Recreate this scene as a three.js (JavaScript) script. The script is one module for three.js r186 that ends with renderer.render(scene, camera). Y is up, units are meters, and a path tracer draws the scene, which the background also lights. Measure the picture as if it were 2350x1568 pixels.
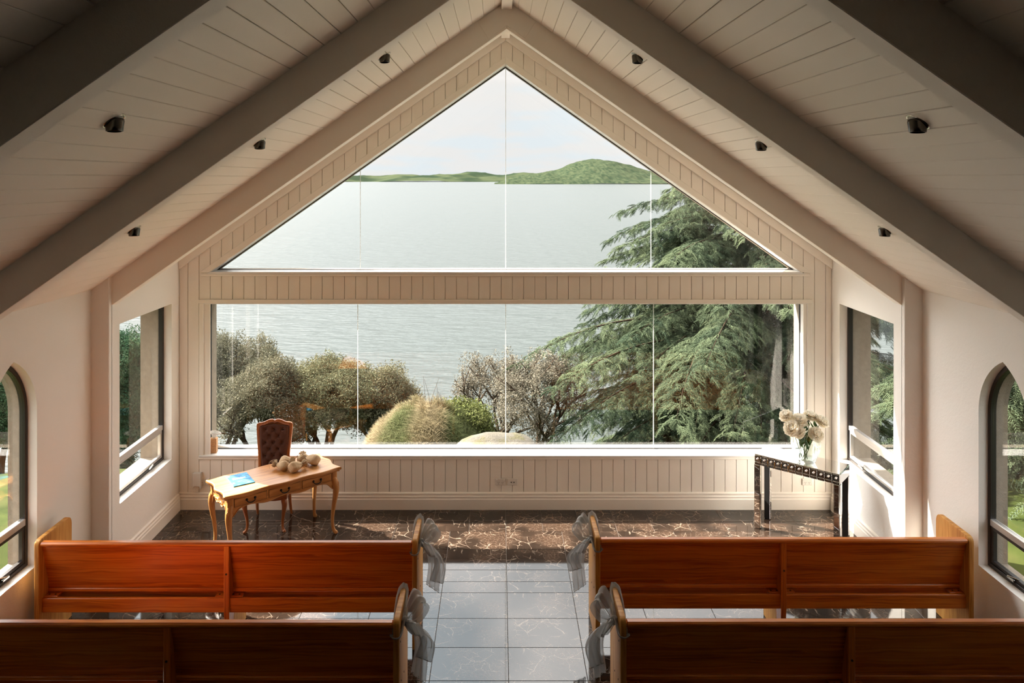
import * as THREE from 'three';
import { mergeGeometries, mergeVertices, toCreasedNormals } from 'three/addons/utils/BufferGeometryUtils.js';

// ------------------------------------------------------------------ camera
const scene = new THREE.Scene();
const FPX = 1717, EYE = 3.807;                                   // focal length in pixels of a 2350 x 1568 frame, height of the eye above the chapel floor
const camera = new THREE.PerspectiveCamera(2 * Math.atan(784 / FPX) * 180 / Math.PI, 2350 / 1568, 0.05, 12000);
camera.position.set(-0.07, EYE, 0);
camera.lookAt(-0.07, EYE, -10);
camera.setViewOffset(2350, 1568, 29, 376, 2350, 1568);           // level camera, lens shifted down
scene.add(camera);

// ------------------------------------------------------------------ noise
function rng(seed) { let a = seed >>> 0; return () => { a = (a + 0x6D2B79F5) >>> 0; let t = a; t = Math.imul(t ^ (t >>> 15), t | 1); t ^= t + Math.imul(t ^ (t >>> 7), t | 61); return ((t ^ (t >>> 14)) >>> 0) / 4294967296; }; }
const hash = (x, y, s) => { let h = Math.imul(x, 374761393) + Math.imul(y, 668265263) + Math.imul(s, 2147483647 ^ 0x51ed27); h = Math.imul(h ^ (h >>> 13), 1274126177); h ^= h >>> 16; return (h >>> 0) / 4294967296; };
const mod = (a, n) => ((a % n) + n) % n;
function vnoise(x, y, px = 0, py = 0, s = 0) {                     // value noise, tileable with periods px, py when given
  const ix = Math.floor(x), iy = Math.floor(y), fx = x - ix, fy = y - iy, u = fx * fx * (3 - 2 * fx), v = fy * fy * (3 - 2 * fy);
  const X0 = px ? mod(ix, px) : ix, X1 = px ? mod(ix + 1, px) : ix + 1, Y0 = py ? mod(iy, py) : iy, Y1 = py ? mod(iy + 1, py) : iy + 1;
  const a = hash(X0, Y0, s), b = hash(X1, Y0, s), c = hash(X0, Y1, s), d = hash(X1, Y1, s);
  return (a + (b - a) * u) * (1 - v) + (c + (d - c) * u) * v;
}
function fbm(x, y, oct, px = 0, py = 0, s = 0) { let t = 0, a = 0.5, n = 0; for (let i = 0; i < oct; i++) { t += a * vnoise(x, y, px, py, s + i * 17); n += a; a *= 0.5; x *= 2; y *= 2; px *= 2; py *= 2; } return t / n; }
const clamp = THREE.MathUtils.clamp, lerp = THREE.MathUtils.lerp, sstep = (x, a, b) => THREE.MathUtils.smoothstep(x, a, b);

// ------------------------------------------------------------------ sky, sun, exposure
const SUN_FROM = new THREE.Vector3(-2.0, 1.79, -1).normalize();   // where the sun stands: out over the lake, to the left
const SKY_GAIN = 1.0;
{
  const W = 2048, H = 1024, data = new Float32Array(W * H * 4);
  for (let r = 0; r < H; r++) {
    const lat = ((r + 0.5) / H - 0.5) * Math.PI, y = Math.sin(lat), cl = Math.cos(lat);
    const up = Math.max(y, 0), base = 0.335 + 2.1 * sstep(up, 0.06, 0.70);  // raised overhead beyond plain overcast, to light the room and the aisle reflection
    for (let c = 0; c < W; c++) {
      const lon = ((c + 0.5) / W - 0.5) * 2 * Math.PI, x = Math.cos(lon) * cl, z = Math.sin(lon) * cl;
      const cs = x * SUN_FROM.x + y * SUN_FROM.y + z * SUN_FROM.z;
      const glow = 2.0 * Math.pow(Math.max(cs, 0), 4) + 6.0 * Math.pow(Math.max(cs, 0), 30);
      let cover = 1, shade = 1;
      if (y > 0.001) {
        const k = 1 / (y + 0.10), n = fbm(x * k * 1.5 + 11.3, z * k * 1.5 + 4.1, 6, 0, 0, 5), m = fbm(x * k * 4 + 2.7, z * k * 4 + 9.3, 4, 0, 0, 9);
        cover = sstep(n * 0.8 + m * 0.2, 0.40, 0.56); shade = 0.88 + 0.24 * sstep(m, 0.3, 0.72) - 0.12 * sstep(n, 0.58, 0.76);
      }
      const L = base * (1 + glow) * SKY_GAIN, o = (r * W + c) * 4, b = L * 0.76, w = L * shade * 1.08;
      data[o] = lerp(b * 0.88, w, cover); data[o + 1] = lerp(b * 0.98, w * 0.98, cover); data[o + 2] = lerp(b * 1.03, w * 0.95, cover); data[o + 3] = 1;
    }
  }
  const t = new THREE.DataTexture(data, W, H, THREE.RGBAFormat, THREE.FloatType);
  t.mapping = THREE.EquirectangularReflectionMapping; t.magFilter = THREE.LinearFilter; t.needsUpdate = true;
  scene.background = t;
}
const sun = new THREE.DirectionalLight(new THREE.Color().setRGB(1, 0.92, 0.80), 22);
sun.target.position.set(0, 0, -6); sun.position.copy(SUN_FROM).multiplyScalar(60).add(sun.target.position);
sun.castShadow = true; sun.shadow.radius = 1; sun.shadow.mapSize.set(4096, 4096);
Object.assign(sun.shadow.camera, { left: -22, right: 22, top: 22, bottom: -22, near: 1, far: 140 });
sun.name = 'sun'; scene.add(sun); scene.add(sun.target);

const renderer = new THREE.WebGLRenderer({ antialias: true });
renderer.toneMapping = THREE.LinearToneMapping;
renderer.toneMappingExposure = 1.85;
renderer.shadowMap.enabled = true;

// ------------------------------------------------------------------ helpers: objects
const taken = new Map();
const numbered = (n) => { const k = taken.get(n) ?? 0; taken.set(n, k + 1); return k ? n + '_' + String(k).padStart(3, '0') : n; };
function tag(o, label, category, group, kind) { o.userData = { label, category }; if (group) o.userData.group = group; if (kind) o.userData.kind = kind; return o; }
function thing(name, label, category, [x, y, z] = [0, 0, 0], turn = 0, group, kind) {
  const o = new THREE.Group(); o.name = numbered(name); o.position.set(x, y, z); o.rotation.y = turn; scene.add(o);
  return tag(o, label, category, group, kind);
}
function part(name, geo, mat, parent, label, kind) {
  const m = new THREE.Mesh(geo, mat); m.name = name; parent.add(m);
  if (label) m.userData.label = label; if (kind) m.userData.kind = kind;
  return m;
}
function single(name, geo, mat, label, category, group, kind) { const m = new THREE.Mesh(geo, mat); m.name = numbered(name); scene.add(m); return tag(m, label, category, group, kind); }
const struct = (name, label, category) => thing(name, label, category, [0, 0, 0], 0, null, 'structure');

// ------------------------------------------------------------------ helpers: shapes
const V = (x, y, z) => new THREE.Vector3(x, y, z);
function place(g, m) { g.applyMatrix4(m); if (m.determinant() < 0) flip(g); return g; }
function flip(g) {
  if (g.index) { const a = g.index.array; for (let i = 0; i < a.length; i += 3) { const t = a[i]; a[i] = a[i + 2]; a[i + 2] = t; } }
  else for (const n of Object.keys(g.attributes)) { const at = g.attributes[n], s = at.itemSize, a = at.array; for (let i = 0; i < at.count; i += 3) for (let c = 0; c < s; c++) { const t = a[i * s + c]; a[i * s + c] = a[(i + 2) * s + c]; a[(i + 2) * s + c] = t; } }
  const n = g.attributes.normal; if (n) { g.computeVertexNormals(); }
  return g;
}
function boxUV(g, swap = false) {                                   // metres, by the way each face points; flat shaded
  g = g.index ? g.toNonIndexed() : g; g.computeVertexNormals();
  const p = g.attributes.position, n = g.attributes.normal, uv = new Float32Array(p.count * 2);
  for (let i = 0; i < p.count; i++) {
    const ax = Math.abs(n.getX(i)), ay = Math.abs(n.getY(i)), az = Math.abs(n.getZ(i)), x = p.getX(i), y = p.getY(i), z = p.getZ(i);
    let u, v; if (ax > ay && ax > az) { u = z; v = y; } else if (ay > az) { u = x; v = z; } else { u = x; v = y; }
    if (swap) [u, v] = [v, u];
    uv[i * 2] = u; uv[i * 2 + 1] = v;
  }
  g.setAttribute('uv', new THREE.BufferAttribute(uv, 2)); return g;
}
function shiftUV(g, du, dv) { const a = g.attributes.uv.array; for (let i = 0; i < a.length; i += 2) { a[i] += du; a[i + 1] += dv; } return g; }
function cbox(w, h, d, c = 0.003, swap = false) {                    // box with chamfered edges, 44 triangles
  const X = w / 2, Y = h / 2, Z = d / 2, pos = [], quad = (a, b, e, f) => pos.push(...a, ...b, ...e, ...a, ...e, ...f), tri = (a, b, e) => pos.push(...a, ...b, ...e);
  const P = (sx, sy, sz, ax) => [sx * (ax === 0 ? X : X - c), sy * (ax === 1 ? Y : Y - c), sz * (ax === 2 ? Z : Z - c)];
  for (const s of [1, -1]) {
    const o = s > 0 ? (a, b, e, f) => quad(a, b, e, f) : (a, b, e, f) => quad(f, e, b, a);
    o(P(s, -1, 1, 0), P(s, -1, -1, 0), P(s, 1, -1, 0), P(s, 1, 1, 0));
    o(P(-1, s, 1, 1), P(1, s, 1, 1), P(1, s, -1, 1), P(-1, s, -1, 1));
    o(P(-1, -1, s, 2), P(1, -1, s, 2), P(1, 1, s, 2), P(-1, 1, s, 2));
  }
  for (const a of [1, -1]) for (const b of [1, -1]) {
    const o = a * b > 0 ? quad : (p, q, r, t) => quad(t, r, q, p);
    o(P(a, b, 1, 0), P(a, b, -1, 0), P(a, b, -1, 1), P(a, b, 1, 1));
    o(P(1, a, b, 1), P(-1, a, b, 1), P(-1, a, b, 2), P(1, a, b, 2));
    o(P(a, 1, b, 2), P(a, -1, b, 2), P(a, -1, b, 0), P(a, 1, b, 0));
    for (const e of [1, -1]) { const t = [P(a, b, e, 0), P(a, b, e, 1), P(a, b, e, 2)]; a * b * e > 0 ? tri(...t) : tri(t[2], t[1], t[0]); }
  }
  const g = new THREE.BufferGeometry(); g.setAttribute('position', new THREE.BufferAttribute(new Float32Array(pos), 3));
  return boxUV(g, swap);
}
const at = (g, x, y, z, rx = 0, ry = 0, rz = 0) => { if (rx || ry || rz) g.applyMatrix4(new THREE.Matrix4().makeRotationFromEuler(new THREE.Euler(rx, ry, rz))); return g.translate(x, y, z); };
const bx = (x0, x1, y0, y1, z0, z1, c = 0.003, swap = false) => { const g = cbox(Math.abs(x1 - x0), Math.abs(y1 - y0), Math.abs(z1 - z0), c, swap); return g.translate((x0 + x1) / 2, (y0 + y1) / 2, (z0 + z1) / 2); };
const poly = (pts) => { const s = new THREE.Shape(); pts.forEach((p, i) => i ? s.lineTo(p[0], p[1]) : s.moveTo(p[0], p[1])); s.closePath(); return s; };
const hole = (pts) => { const s = new THREE.Path(); pts.forEach((p, i) => i ? s.lineTo(p[0], p[1]) : s.moveTo(p[0], p[1])); s.closePath(); return s; };
const ext = (shape, depth, bevel = 0, seg = 1, curve = 8) => boxUV(new THREE.ExtrudeGeometry(shape, { depth: depth - 2 * bevel, bevelEnabled: bevel > 0, bevelThickness: bevel, bevelSize: bevel, bevelOffset: -bevel, bevelSegments: seg, curveSegments: curve }).translate(0, 0, bevel));
const soft = (g, a = 0.6) => toCreasedNormals(g, a);
// shape drawn in (distance from the eye, height), pushed sideways from x0 towards s
const sideways = (g, x0, s) => place(g, new THREE.Matrix4().set(0, 0, s, x0, 0, 1, 0, 0, -1, 0, 0, 0, 0, 0, 0, 1));
function loft(path, radii, seg = 8, { flat = 1, up = null, caps = true } = {}) {   // tapered sweep; radii a number or a list, flat squashes the second axis
  const n = path.length, pos = [], uv = [], idx = []; let t0 = null, nrm = null, len = 0;
  for (let i = 0; i < n; i++) {
    const t = path[Math.min(i + 1, n - 1)].clone().sub(path[Math.max(i - 1, 0)]).normalize();
    if (!nrm) { nrm = up ? up.clone() : (Math.abs(t.y) < 0.9 ? V(0, 1, 0) : V(1, 0, 0)); nrm.addScaledVector(t, -nrm.dot(t)).normalize(); }
    else { nrm.addScaledVector(t, -nrm.dot(t)).normalize(); }
    const b = t.clone().cross(nrm), r = Array.isArray(radii) ? radii[i] : radii; if (i) len += path[i].distanceTo(path[i - 1]);
    for (let k = 0; k <= seg; k++) { const a = k / seg * Math.PI * 2, c = Math.cos(a) * r, s = Math.sin(a) * r * flat; pos.push(path[i].x + nrm.x * s + b.x * c, path[i].y + nrm.y * s + b.y * c, path[i].z + nrm.z * s + b.z * c); uv.push(len, k / seg * r * 6.28); }
  }
  for (let i = 0; i < n - 1; i++) for (let k = 0; k < seg; k++) { const a = i * (seg + 1) + k, b = a + seg + 1; idx.push(a, a + 1, b, a + 1, b + 1, b); }
  if (caps) for (const e of [0, n - 1]) { const c = pos.length / 3; pos.push(path[e].x, path[e].y, path[e].z); uv.push(0, 0); for (let k = 0; k < seg; k++) { const a = e * (seg + 1) + k; e ? idx.push(c, a, a + 1) : idx.push(c, a + 1, a); } }
  const g = new THREE.BufferGeometry(); g.setAttribute('position', new THREE.BufferAttribute(new Float32Array(pos), 3)); g.setAttribute('uv', new THREE.BufferAttribute(new Float32Array(uv), 2)); g.setIndex(idx);
  g.computeVertexNormals(); return g;
}
const curve = (pts, n = 16) => new THREE.CatmullRomCurve3(pts).getPoints(n);
const merge = (list) => mergeGeometries(list.map((g) => { g = g.index ? g.toNonIndexed() : g; for (const k of Object.keys(g.attributes)) if (!['position', 'normal', 'uv', 'color'].includes(k)) g.deleteAttribute(k); return g; }));
function surf(nu, nv, f) {                                           // grid surface from f(u, v) -> [x, y, z]
  const pos = [], uv = [], idx = [];
  for (let j = 0; j <= nv; j++) for (let i = 0; i <= nu; i++) { pos.push(...f(i / nu, j / nv)); uv.push(i / nu, j / nv); }
  for (let j = 0; j < nv; j++) for (let i = 0; i < nu; i++) { const a = j * (nu + 1) + i; idx.push(a, a + 1, a + nu + 1, a + 1, a + nu + 2, a + nu + 1); }
  const g = new THREE.BufferGeometry(); g.setAttribute('position', new THREE.BufferAttribute(new Float32Array(pos), 3)); g.setAttribute('uv', new THREE.BufferAttribute(new Float32Array(uv), 2)); g.setIndex(idx); g.computeVertexNormals(); return g;
}

// ------------------------------------------------------------------ textures (uv in metres; repeat = 1 / size of one tile)
function tex(w, h, sizeU, sizeV, srgb, f) {
  const d = new Uint8Array(w * h * 4);
  for (let y = 0; y < h; y++) for (let x = 0; x < w; x++) { const c = f(x / w, y / h), o = (y * w + x) * 4; d[o] = clamp(c[0], 0, 255); d[o + 1] = clamp(c[1], 0, 255); d[o + 2] = clamp(c[2], 0, 255); d[o + 3] = 255; }
  const t = new THREE.DataTexture(d, w, h); t.wrapS = t.wrapT = THREE.RepeatWrapping; t.magFilter = THREE.LinearFilter; t.minFilter = THREE.LinearMipmapLinearFilter; t.generateMipmaps = true;
  if (srgb) t.colorSpace = THREE.SRGBColorSpace; t.repeat.set(1 / sizeU, 1 / sizeV); t.needsUpdate = true; return t;
}
const mixc = (a, b, t) => [lerp(a[0], b[0], t), lerp(a[1], b[1], t), lerp(a[2], b[2], t)];
function woodTex(dark, mid, light, seed, sizeU = 1.6, sizeV = 0.4, figure = 1) {
  return tex(1024, 512, sizeU, sizeV, true, (u, v) => {
    const w = fbm(u * 4, v * 6, 3, 4, 6, seed) * figure, line = fbm(u * 3 + w * 0.6, v * 36 + w * 5, 4, 3, 36, seed + 3), fine = vnoise(u * 24, v * 256, 24, 256, seed + 7), band = fbm(u * 2, v * 8 + w * 2, 2, 2, 8, seed + 9);
    const t = clamp(0.5 + (line - 0.5) * 1.0 + (band - 0.5) * 0.6 + (fine - 0.5) * 0.16, 0, 1);
    return t < 0.5 ? mixc(dark, mid, t * 2) : mixc(mid, light, t * 2 - 1);
  });
}
const T = {};
T.pew = woodTex([152, 70, 12], [206, 114, 30], [222, 142, 52], 11);
T.panel = woodTex([160, 100, 42], [196, 138, 66], [214, 162, 90], 23, 1.2, 0.5, 0.6);
T.desk = woodTex([150, 92, 42], [188, 128, 66], [206, 152, 92], 31, 1.0, 0.5, 0.8);
T.chair = woodTex([120, 62, 24], [152, 84, 34], [176, 104, 48], 41, 0.8, 0.3, 0.5);
function crackle(u, v, k, s) {                                      // distance between the two nearest cell borders, tileable with k cells
  const x = u * k, y = v * k, ix = Math.floor(x), iy = Math.floor(y); let f1 = 9, f2 = 9;
  for (let j = -1; j <= 1; j++) for (let i = -1; i <= 1; i++) { const cx = mod(ix + i, k), cy = mod(iy + j, k), dx = ix + i + hash(cx, cy, s) - x, dy = iy + j + hash(cx, cy, s + 1) - y, d = Math.sqrt(dx * dx + dy * dy); if (d < f1) { f2 = f1; f1 = d; } else if (d < f2) f2 = d; }
  return f2 - f1;
}
T.marble = tex(2048, 2048, 2.4, 2.4, true, (u, v) => {
  const wx = (fbm(u * 24, v * 24, 3, 24, 24, 3) - 0.5) * 0.030, wy = (fbm(u * 24, v * 24, 3, 24, 24, 13) - 0.5) * 0.030, m = fbm(u * 10, v * 10, 5, 10, 10, 21);
  let c = mixc([36, 28, 23], [60, 46, 37], sstep(m, 0.34, 0.70));
  const U = u + wx, W = v + wy * 1.0, line = (k, s, w) => Math.max(0, 1 - crackle(U, W, k, s) / w);
  const g1 = sstep(fbm(u * 12, v * 12, 3, 12, 12, 55), 0.46, 0.62), g2 = sstep(fbm(u * 20, v * 20, 3, 20, 20, 77), 0.44, 0.62), g3 = sstep(m, 0.42, 0.60);
  const a = line(11, 31, 0.045) * g1, b = line(27, 37, 0.075) * g2 * 0.8, e = line(60, 43, 0.12) * g3 * 0.35;
  return mixc(c, [152, 136, 120], clamp(a + b + e, 0, 1));
});
T.plaster = tex(512, 512, 0.5, 0.5, false, (u, v) => { const n = 255 * (0.6 * fbm(u * 24, v * 24, 4, 24, 24, 3) + 0.4 * vnoise(u * 160, v * 160, 160, 160, 5)); return [n, n, n]; });
T.stucco = tex(512, 512, 0.6, 0.6, true, (u, v) => { const n = fbm(u * 16, v * 16, 5, 16, 16, 61), k = 0.92 + 0.16 * (n - 0.5) + 0.06 * (vnoise(u * 128, v * 128, 128, 128, 8) - 0.5); return [186 * k, 172 * k, 154 * k]; });
T.water = tex(1024, 1024, 46, 30, false, (u, v) => { const w = fbm(u * 5, v * 5, 3, 5, 5, 4); const n = 255 * (0.55 * fbm(u * 20 + w * 2, v * 44 + w * 2, 4, 20, 44, 2) + 0.45 * fbm(u * 9, v * 14, 3, 9, 14, 19)); return [n, n, n]; });
T.burlap = tex(256, 256, 0.06, 0.06, true, (u, v) => { const a = Math.sin(u * Math.PI * 2 * 24), b = Math.sin(v * Math.PI * 2 * 24), k = 0.86 + 0.10 * Math.max(a, b) + 0.12 * (vnoise(u * 32, v * 32, 32, 32, 5) - 0.5); return [204 * k, 172 * k, 134 * k]; });
T.velvet = tex(256, 256, 0.12, 0.12, true, (u, v) => { const k = 0.85 + 0.3 * fbm(u * 24, v * 24, 4, 24, 24, 71); return [80 * k, 44 * k, 30 * k]; });
T.kraft = tex(256, 256, 0.12, 0.12, true, (u, v) => { const n = vnoise(u * 30, v * 30, 30, 30, 3) > 0.72 ? 0.78 : 1, k = n * (0.92 + 0.16 * vnoise(u * 60, v * 60, 60, 60, 9)); return [214 * k, 164 * k, 118 * k]; });
T.folder = tex(256, 256, 0.2, 0.2, true, (u, v) => { const n = fbm(u * 7, v * 7, 4, 7, 7, 91); return mixc([20, 118, 176], [70, 172, 214], sstep(n, 0.35, 0.7)); });
T.ground = tex(512, 512, 3, 3, true, (u, v) => { const n = fbm(u * 12, v * 12, 5, 12, 12, 33), m = fbm(u * 3, v * 3, 3, 3, 3, 37); return mixc(mixc([72, 84, 40], [118, 126, 66], n), [140, 124, 84], sstep(m, 0.5, 0.75) * 0.7); });
T.bark = tex(256, 256, 0.6, 0.6, true, (u, v) => { const n = fbm(u * 6, v * 24, 4, 6, 24, 51); return mixc([52, 42, 34], [112, 98, 84], n); });
T.rock = tex(512, 512, 0.8, 0.8, true, (u, v) => { const n = fbm(u * 8, v * 8, 5, 8, 8, 57), m = fbm(u * 4, v * 4, 4, 4, 4, 59); return mixc(mixc([120, 112, 98], [168, 158, 138], n), [128, 120, 62], sstep(m, 0.48, 0.7) * 0.8); });

const rgb = (r, g, b) => new THREE.Color().setRGB(r, g, b);
const S = (o) => new THREE.MeshStandardMaterial(o), P = (o) => new THREE.MeshPhysicalMaterial(o);
const M = {};
const PAINT = rgb(0.89, 0.832, 0.748);
M.paint = P({ color: PAINT, roughness: 0.5, bumpMap: T.plaster, bumpScale: 0.0006 });
M.plaster = S({ color: rgb(0.875, 0.84, 0.79), roughness: 0.85, bumpMap: T.plaster, bumpScale: 0.0015 });
M.groove = S({ color: rgb(0.55, 0.48, 0.39), roughness: 0.8 });
M.sill = P({ color: rgb(0.84, 0.81, 0.77), roughness: 0.25 });
M.stucco = S({ color: rgb(0.62, 0.60, 0.58), map: T.stucco, roughness: 0.95, bumpMap: T.plaster, bumpScale: 0.004 });
M.glass = P({ color: 0xffffff, transmission: 1, thickness: 0, roughness: 0, ior: 1.5, specularIntensity: 0.7 });
M.bronze = S({ color: rgb(0.035, 0.03, 0.028), roughness: 0.4, metalness: 0.4 });
M.alu = S({ color: rgb(0.52, 0.49, 0.46), roughness: 0.35, metalness: 0.6 });
M.gasket = S({ color: rgb(0.02, 0.02, 0.022), roughness: 0.6 });
M.silicone = P({ color: rgb(0.85, 0.86, 0.84), roughness: 1, transmission: 0.5, thickness: 0 });
M.marble = P({ color: 0xffffff, map: T.marble, roughness: 0.05, ior: 1.55 });
M.grout = S({ color: rgb(0.16, 0.14, 0.12), roughness: 0.8 });
M.pew = P({ map: T.pew, roughness: 0.34, clearcoat: 0.3, clearcoatRoughness: 0.25 });
M.pewDark = P({ map: T.pew, color: rgb(0.85, 0.72, 0.62), roughness: 0.34, clearcoat: 0.3, clearcoatRoughness: 0.25 });
M.panel = P({ map: T.panel, roughness: 0.5, specularIntensity: 0.6 });
M.plug = S({ color: rgb(0.02, 0.012, 0.008), roughness: 0.6 });
M.desk = P({ map: T.desk, roughness: 0.42, clearcoat: 0.15, clearcoatRoughness: 0.25 });
M.deskLine = S({ color: rgb(0.06, 0.025, 0.01), roughness: 0.6 });
M.iron = S({ color: rgb(0.015, 0.013, 0.012), roughness: 0.4, metalness: 0.6 });
M.chair = P({ map: T.chair, roughness: 0.35, clearcoat: 0.3, clearcoatRoughness: 0.2 });
M.velvet = P({ map: T.velvet, roughness: 0.9, sheen: 0.25, sheenColor: rgb(0.30, 0.16, 0.11), sheenRoughness: 0.5 });
M.button = S({ color: rgb(0.05, 0.022, 0.014), roughness: 0.8 });
M.mirror = S({ color: rgb(0.86, 0.87, 0.87), roughness: 0.02, metalness: 1 });
M.black = S({ color: rgb(0.006, 0.006, 0.006), roughness: 0.5 });
M.crystal = P({ color: 0xffffff, roughness: 0.03, metalness: 0.85 });
M.vase = P({ color: rgb(0.96, 0.985, 0.98), transmission: 1, thickness: 0, roughness: 0, ior: 1.5 });
M.water = P({ color: rgb(0.94, 0.97, 0.96), transmission: 1, thickness: 0, roughness: 0, ior: 1.33 });
M.petal = P({ color: 0xffffff, vertexColors: true, roughness: 1, specularIntensity: 0.3, transmission: 0.5, thickness: 0, side: THREE.DoubleSide });
M.stem = S({ color: rgb(0.10, 0.15, 0.035), roughness: 0.6 });
M.leaf = P({ color: rgb(0.08, 0.15, 0.04), roughness: 0.6, transmission: 0.25, thickness: 0 });
M.organza = P({ color: rgb(0.46, 0.46, 0.45), roughness: 0.75, transmission: 0.4, thickness: 0, transparent: true, opacity: 0.74, side: THREE.DoubleSide });
M.organzaHem = S({ color: rgb(0.20, 0.20, 0.19), roughness: 0.8 });
M.burlap = S({ map: T.burlap, roughness: 0.95 });
M.twine = S({ color: rgb(0.34, 0.25, 0.17), roughness: 0.9 });
M.folder = P({ map: T.folder, roughness: 0.5 });
M.label = S({ color: rgb(0.86, 0.82, 0.70), roughness: 0.7 });
M.kraft = S({ map: T.kraft, roughness: 0.7 });
M.tissue = P({ color: rgb(0.88, 0.88, 0.86), roughness: 0.95, transmission: 0.2, thickness: 0, side: THREE.DoubleSide });
M.whitePlastic = S({ color: rgb(0.74, 0.69, 0.63), roughness: 0.4 });
M.chrome = S({ color: rgb(0.42, 0.40, 0.36), roughness: 0.18, metalness: 1 });
M.darkChrome = S({ color: rgb(0.10, 0.095, 0.085), roughness: 0.22, metalness: 1 });
M.ground = P({ specularIntensity: 0.1, map: T.ground, color: rgb(0.20, 0.22, 0.20), roughness: 1 });
M.bark = P({ map: T.bark, color: rgb(0.35, 0.33, 0.31), roughness: 0.95, specularIntensity: 0.1 });
M.barkGrey = P({ map: T.bark, specularIntensity: 0.1, color: rgb(0.55, 0.52, 0.49), roughness: 0.95 });
M.rock = S({ map: T.rock, color: rgb(0.24, 0.24, 0.23), roughness: 0.95, bumpMap: T.plaster, bumpScale: 0.02 });

// ================================================================== THE ROOM
const PITCH = 0.7, RIDGE = 5.49, SLOPE = Math.atan(PITCH), BACK = 8.6, BAYX = 3.75, NAVEX = 3.92, STEP = 7.05, REAR = -7;
const ceil = (x) => RIDGE - PITCH * Math.abs(x);

// floor: marble tiles of 600 x 400, one row turned the other way along the back wall
{
  const f = struct('floor', 'polished dark brown marble tile floor with pale veins', 'floor');
  part('floor_slab', bx(-4.1, 4.1, -0.30, -0.0035, -BACK - 0.3, -REAR, 0.001), M.grout, f);
  const cache = new Map(), r = rng(5);
  const tile = (x0, x1, d0, d1) => {
    const w = x1 - x0, h = d1 - d0, k = Math.floor(r() * 24), key = [w.toFixed(3), h.toFixed(3), k].join();
    if (!cache.has(key)) { const q = rng(k * 31 + 7); cache.set(key, shiftUV(cbox(w - 0.004, 0.02, h - 0.004, 0.0012), q() * 2.4, q() * 2.4)); }
    const m = part('tile', cache.get(key), M.marble, f); m.position.set((x0 + x1) / 2, -0.01, -(d0 + d1) / 2);
  };
  const row = (d0, d1, w, half) => { for (let i = -Math.ceil(half / w); i < Math.ceil(half / w); i++) { const a = Math.max(i * w, -half), b = Math.min((i + 1) * w, half); if (b - a > 0.02) tile(a, b, d0, d1); } };
  row(8.05, BACK, 0.4, BAYX); row(7.66, 8.05, 0.6, BAYX); row(7.26, 7.66, 0.6, BAYX); row(STEP, 7.26, 0.6, BAYX);
  let d = STEP; const edges = [6.86]; while (edges[edges.length - 1] > 2.9) edges.push(edges[edges.length - 1] - 0.4);
  for (const e of edges) { row(e, d, 0.6, NAVEX); d = e; }
  part('tiled_area', shiftUV(bx(-NAVEX, NAVEX, -0.02, 0, -d, -REAR, 0.001), 0.3, 0.4), M.marble, f);
}

// ceiling: tongue and groove boards running along the ridge, on two slopes
for (const s of [-1, 1]) {
  const c = struct(s < 0 ? 'ceiling_left' : 'ceiling_right', s < 0 ? 'sloping ceiling of cream painted boards rising from the desk side' : 'sloping ceiling of cream painted boards rising from the mirrored table side', 'ceiling');
  const slab = ext(poly([[0, RIDGE + 0.022], [s * 4.3, ceil(4.3) + 0.022], [s * 4.3, ceil(4.3) + 0.30], [0, RIDGE + 0.30]].slice()), 9.32 - REAR);
  part('roof_slab', slab.translate(0, 0, -9.32), M.groove, c);
  const step = 0.1084, len = step / Math.cos(SLOPE), r = rng(s + 40), L = BACK + 0.01 - REAR, vars = [0.0012, 0.0022, 0.004].map((g, i) => shiftUV(cbox(len - g, 0.02, L, 0.003, true), i * 0.7, i * 0.3));
  for (let i = 0; i < 37; i++) {
    const x = s * (i + 0.5) * step, b = part('board', vars[Math.floor(r() * 3)], M.paint, c);
    b.position.set(x + s * 0.01 * Math.sin(SLOPE), ceil(x) + 0.01 * Math.cos(SLOPE), -(BACK + REAR) / 2); b.rotation.z = -s * SLOPE;
  }
}
// ridge and the three pairs of rafters in view
single('trim_1', bx(-0.05, 0.05, RIDGE - 0.085, RIDGE + 0.02, -BACK, -REAR, 0.004), M.paint, 'cream ridge beam along the top of the ceiling', 'beam', null, 'structure');
const beamNames = ['cream rafter pair nearest the gable window, with jointed apex plate', 'cream rafter pair second from the gable window', 'cream rafter pair farthest from the gable window, in shade'];
[[7.10, BAYX + 0.02], [4.80, NAVEX + 0.02], [2.68, NAVEX + 0.02]].forEach(([d, end], i) => {
  const b = struct('roof_beam' + (i ? '_00' + i : ''), beamNames[i], 'beam');
  for (const s of [-1, 1]) {
    const g = ext(poly([[0, RIDGE + 0.01], [0, RIDGE - 0.27], [s * end, ceil(end) - 0.27], [s * end, ceil(end) + 0.01]]), 0.14, 0.004);
    part('rafter', g.translate(0, 0, -d - 0.14), M.paint, b);
  }
  part('apex_plate', ext(poly([[0, RIDGE - 0.01], [-0.30, RIDGE - 0.215], [-0.19, RIDGE - 0.385], [0, RIDGE - 0.255], [0.19, RIDGE - 0.385], [0.30, RIDGE - 0.215]].map(([x, y]) => [x * 0.92, RIDGE - (RIDGE - y) * 0.94 + 0.0])), 0.006, 0.002).translate(0, 0, -d + 0.0005 - 0.003), M.paint, b);
});

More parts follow.
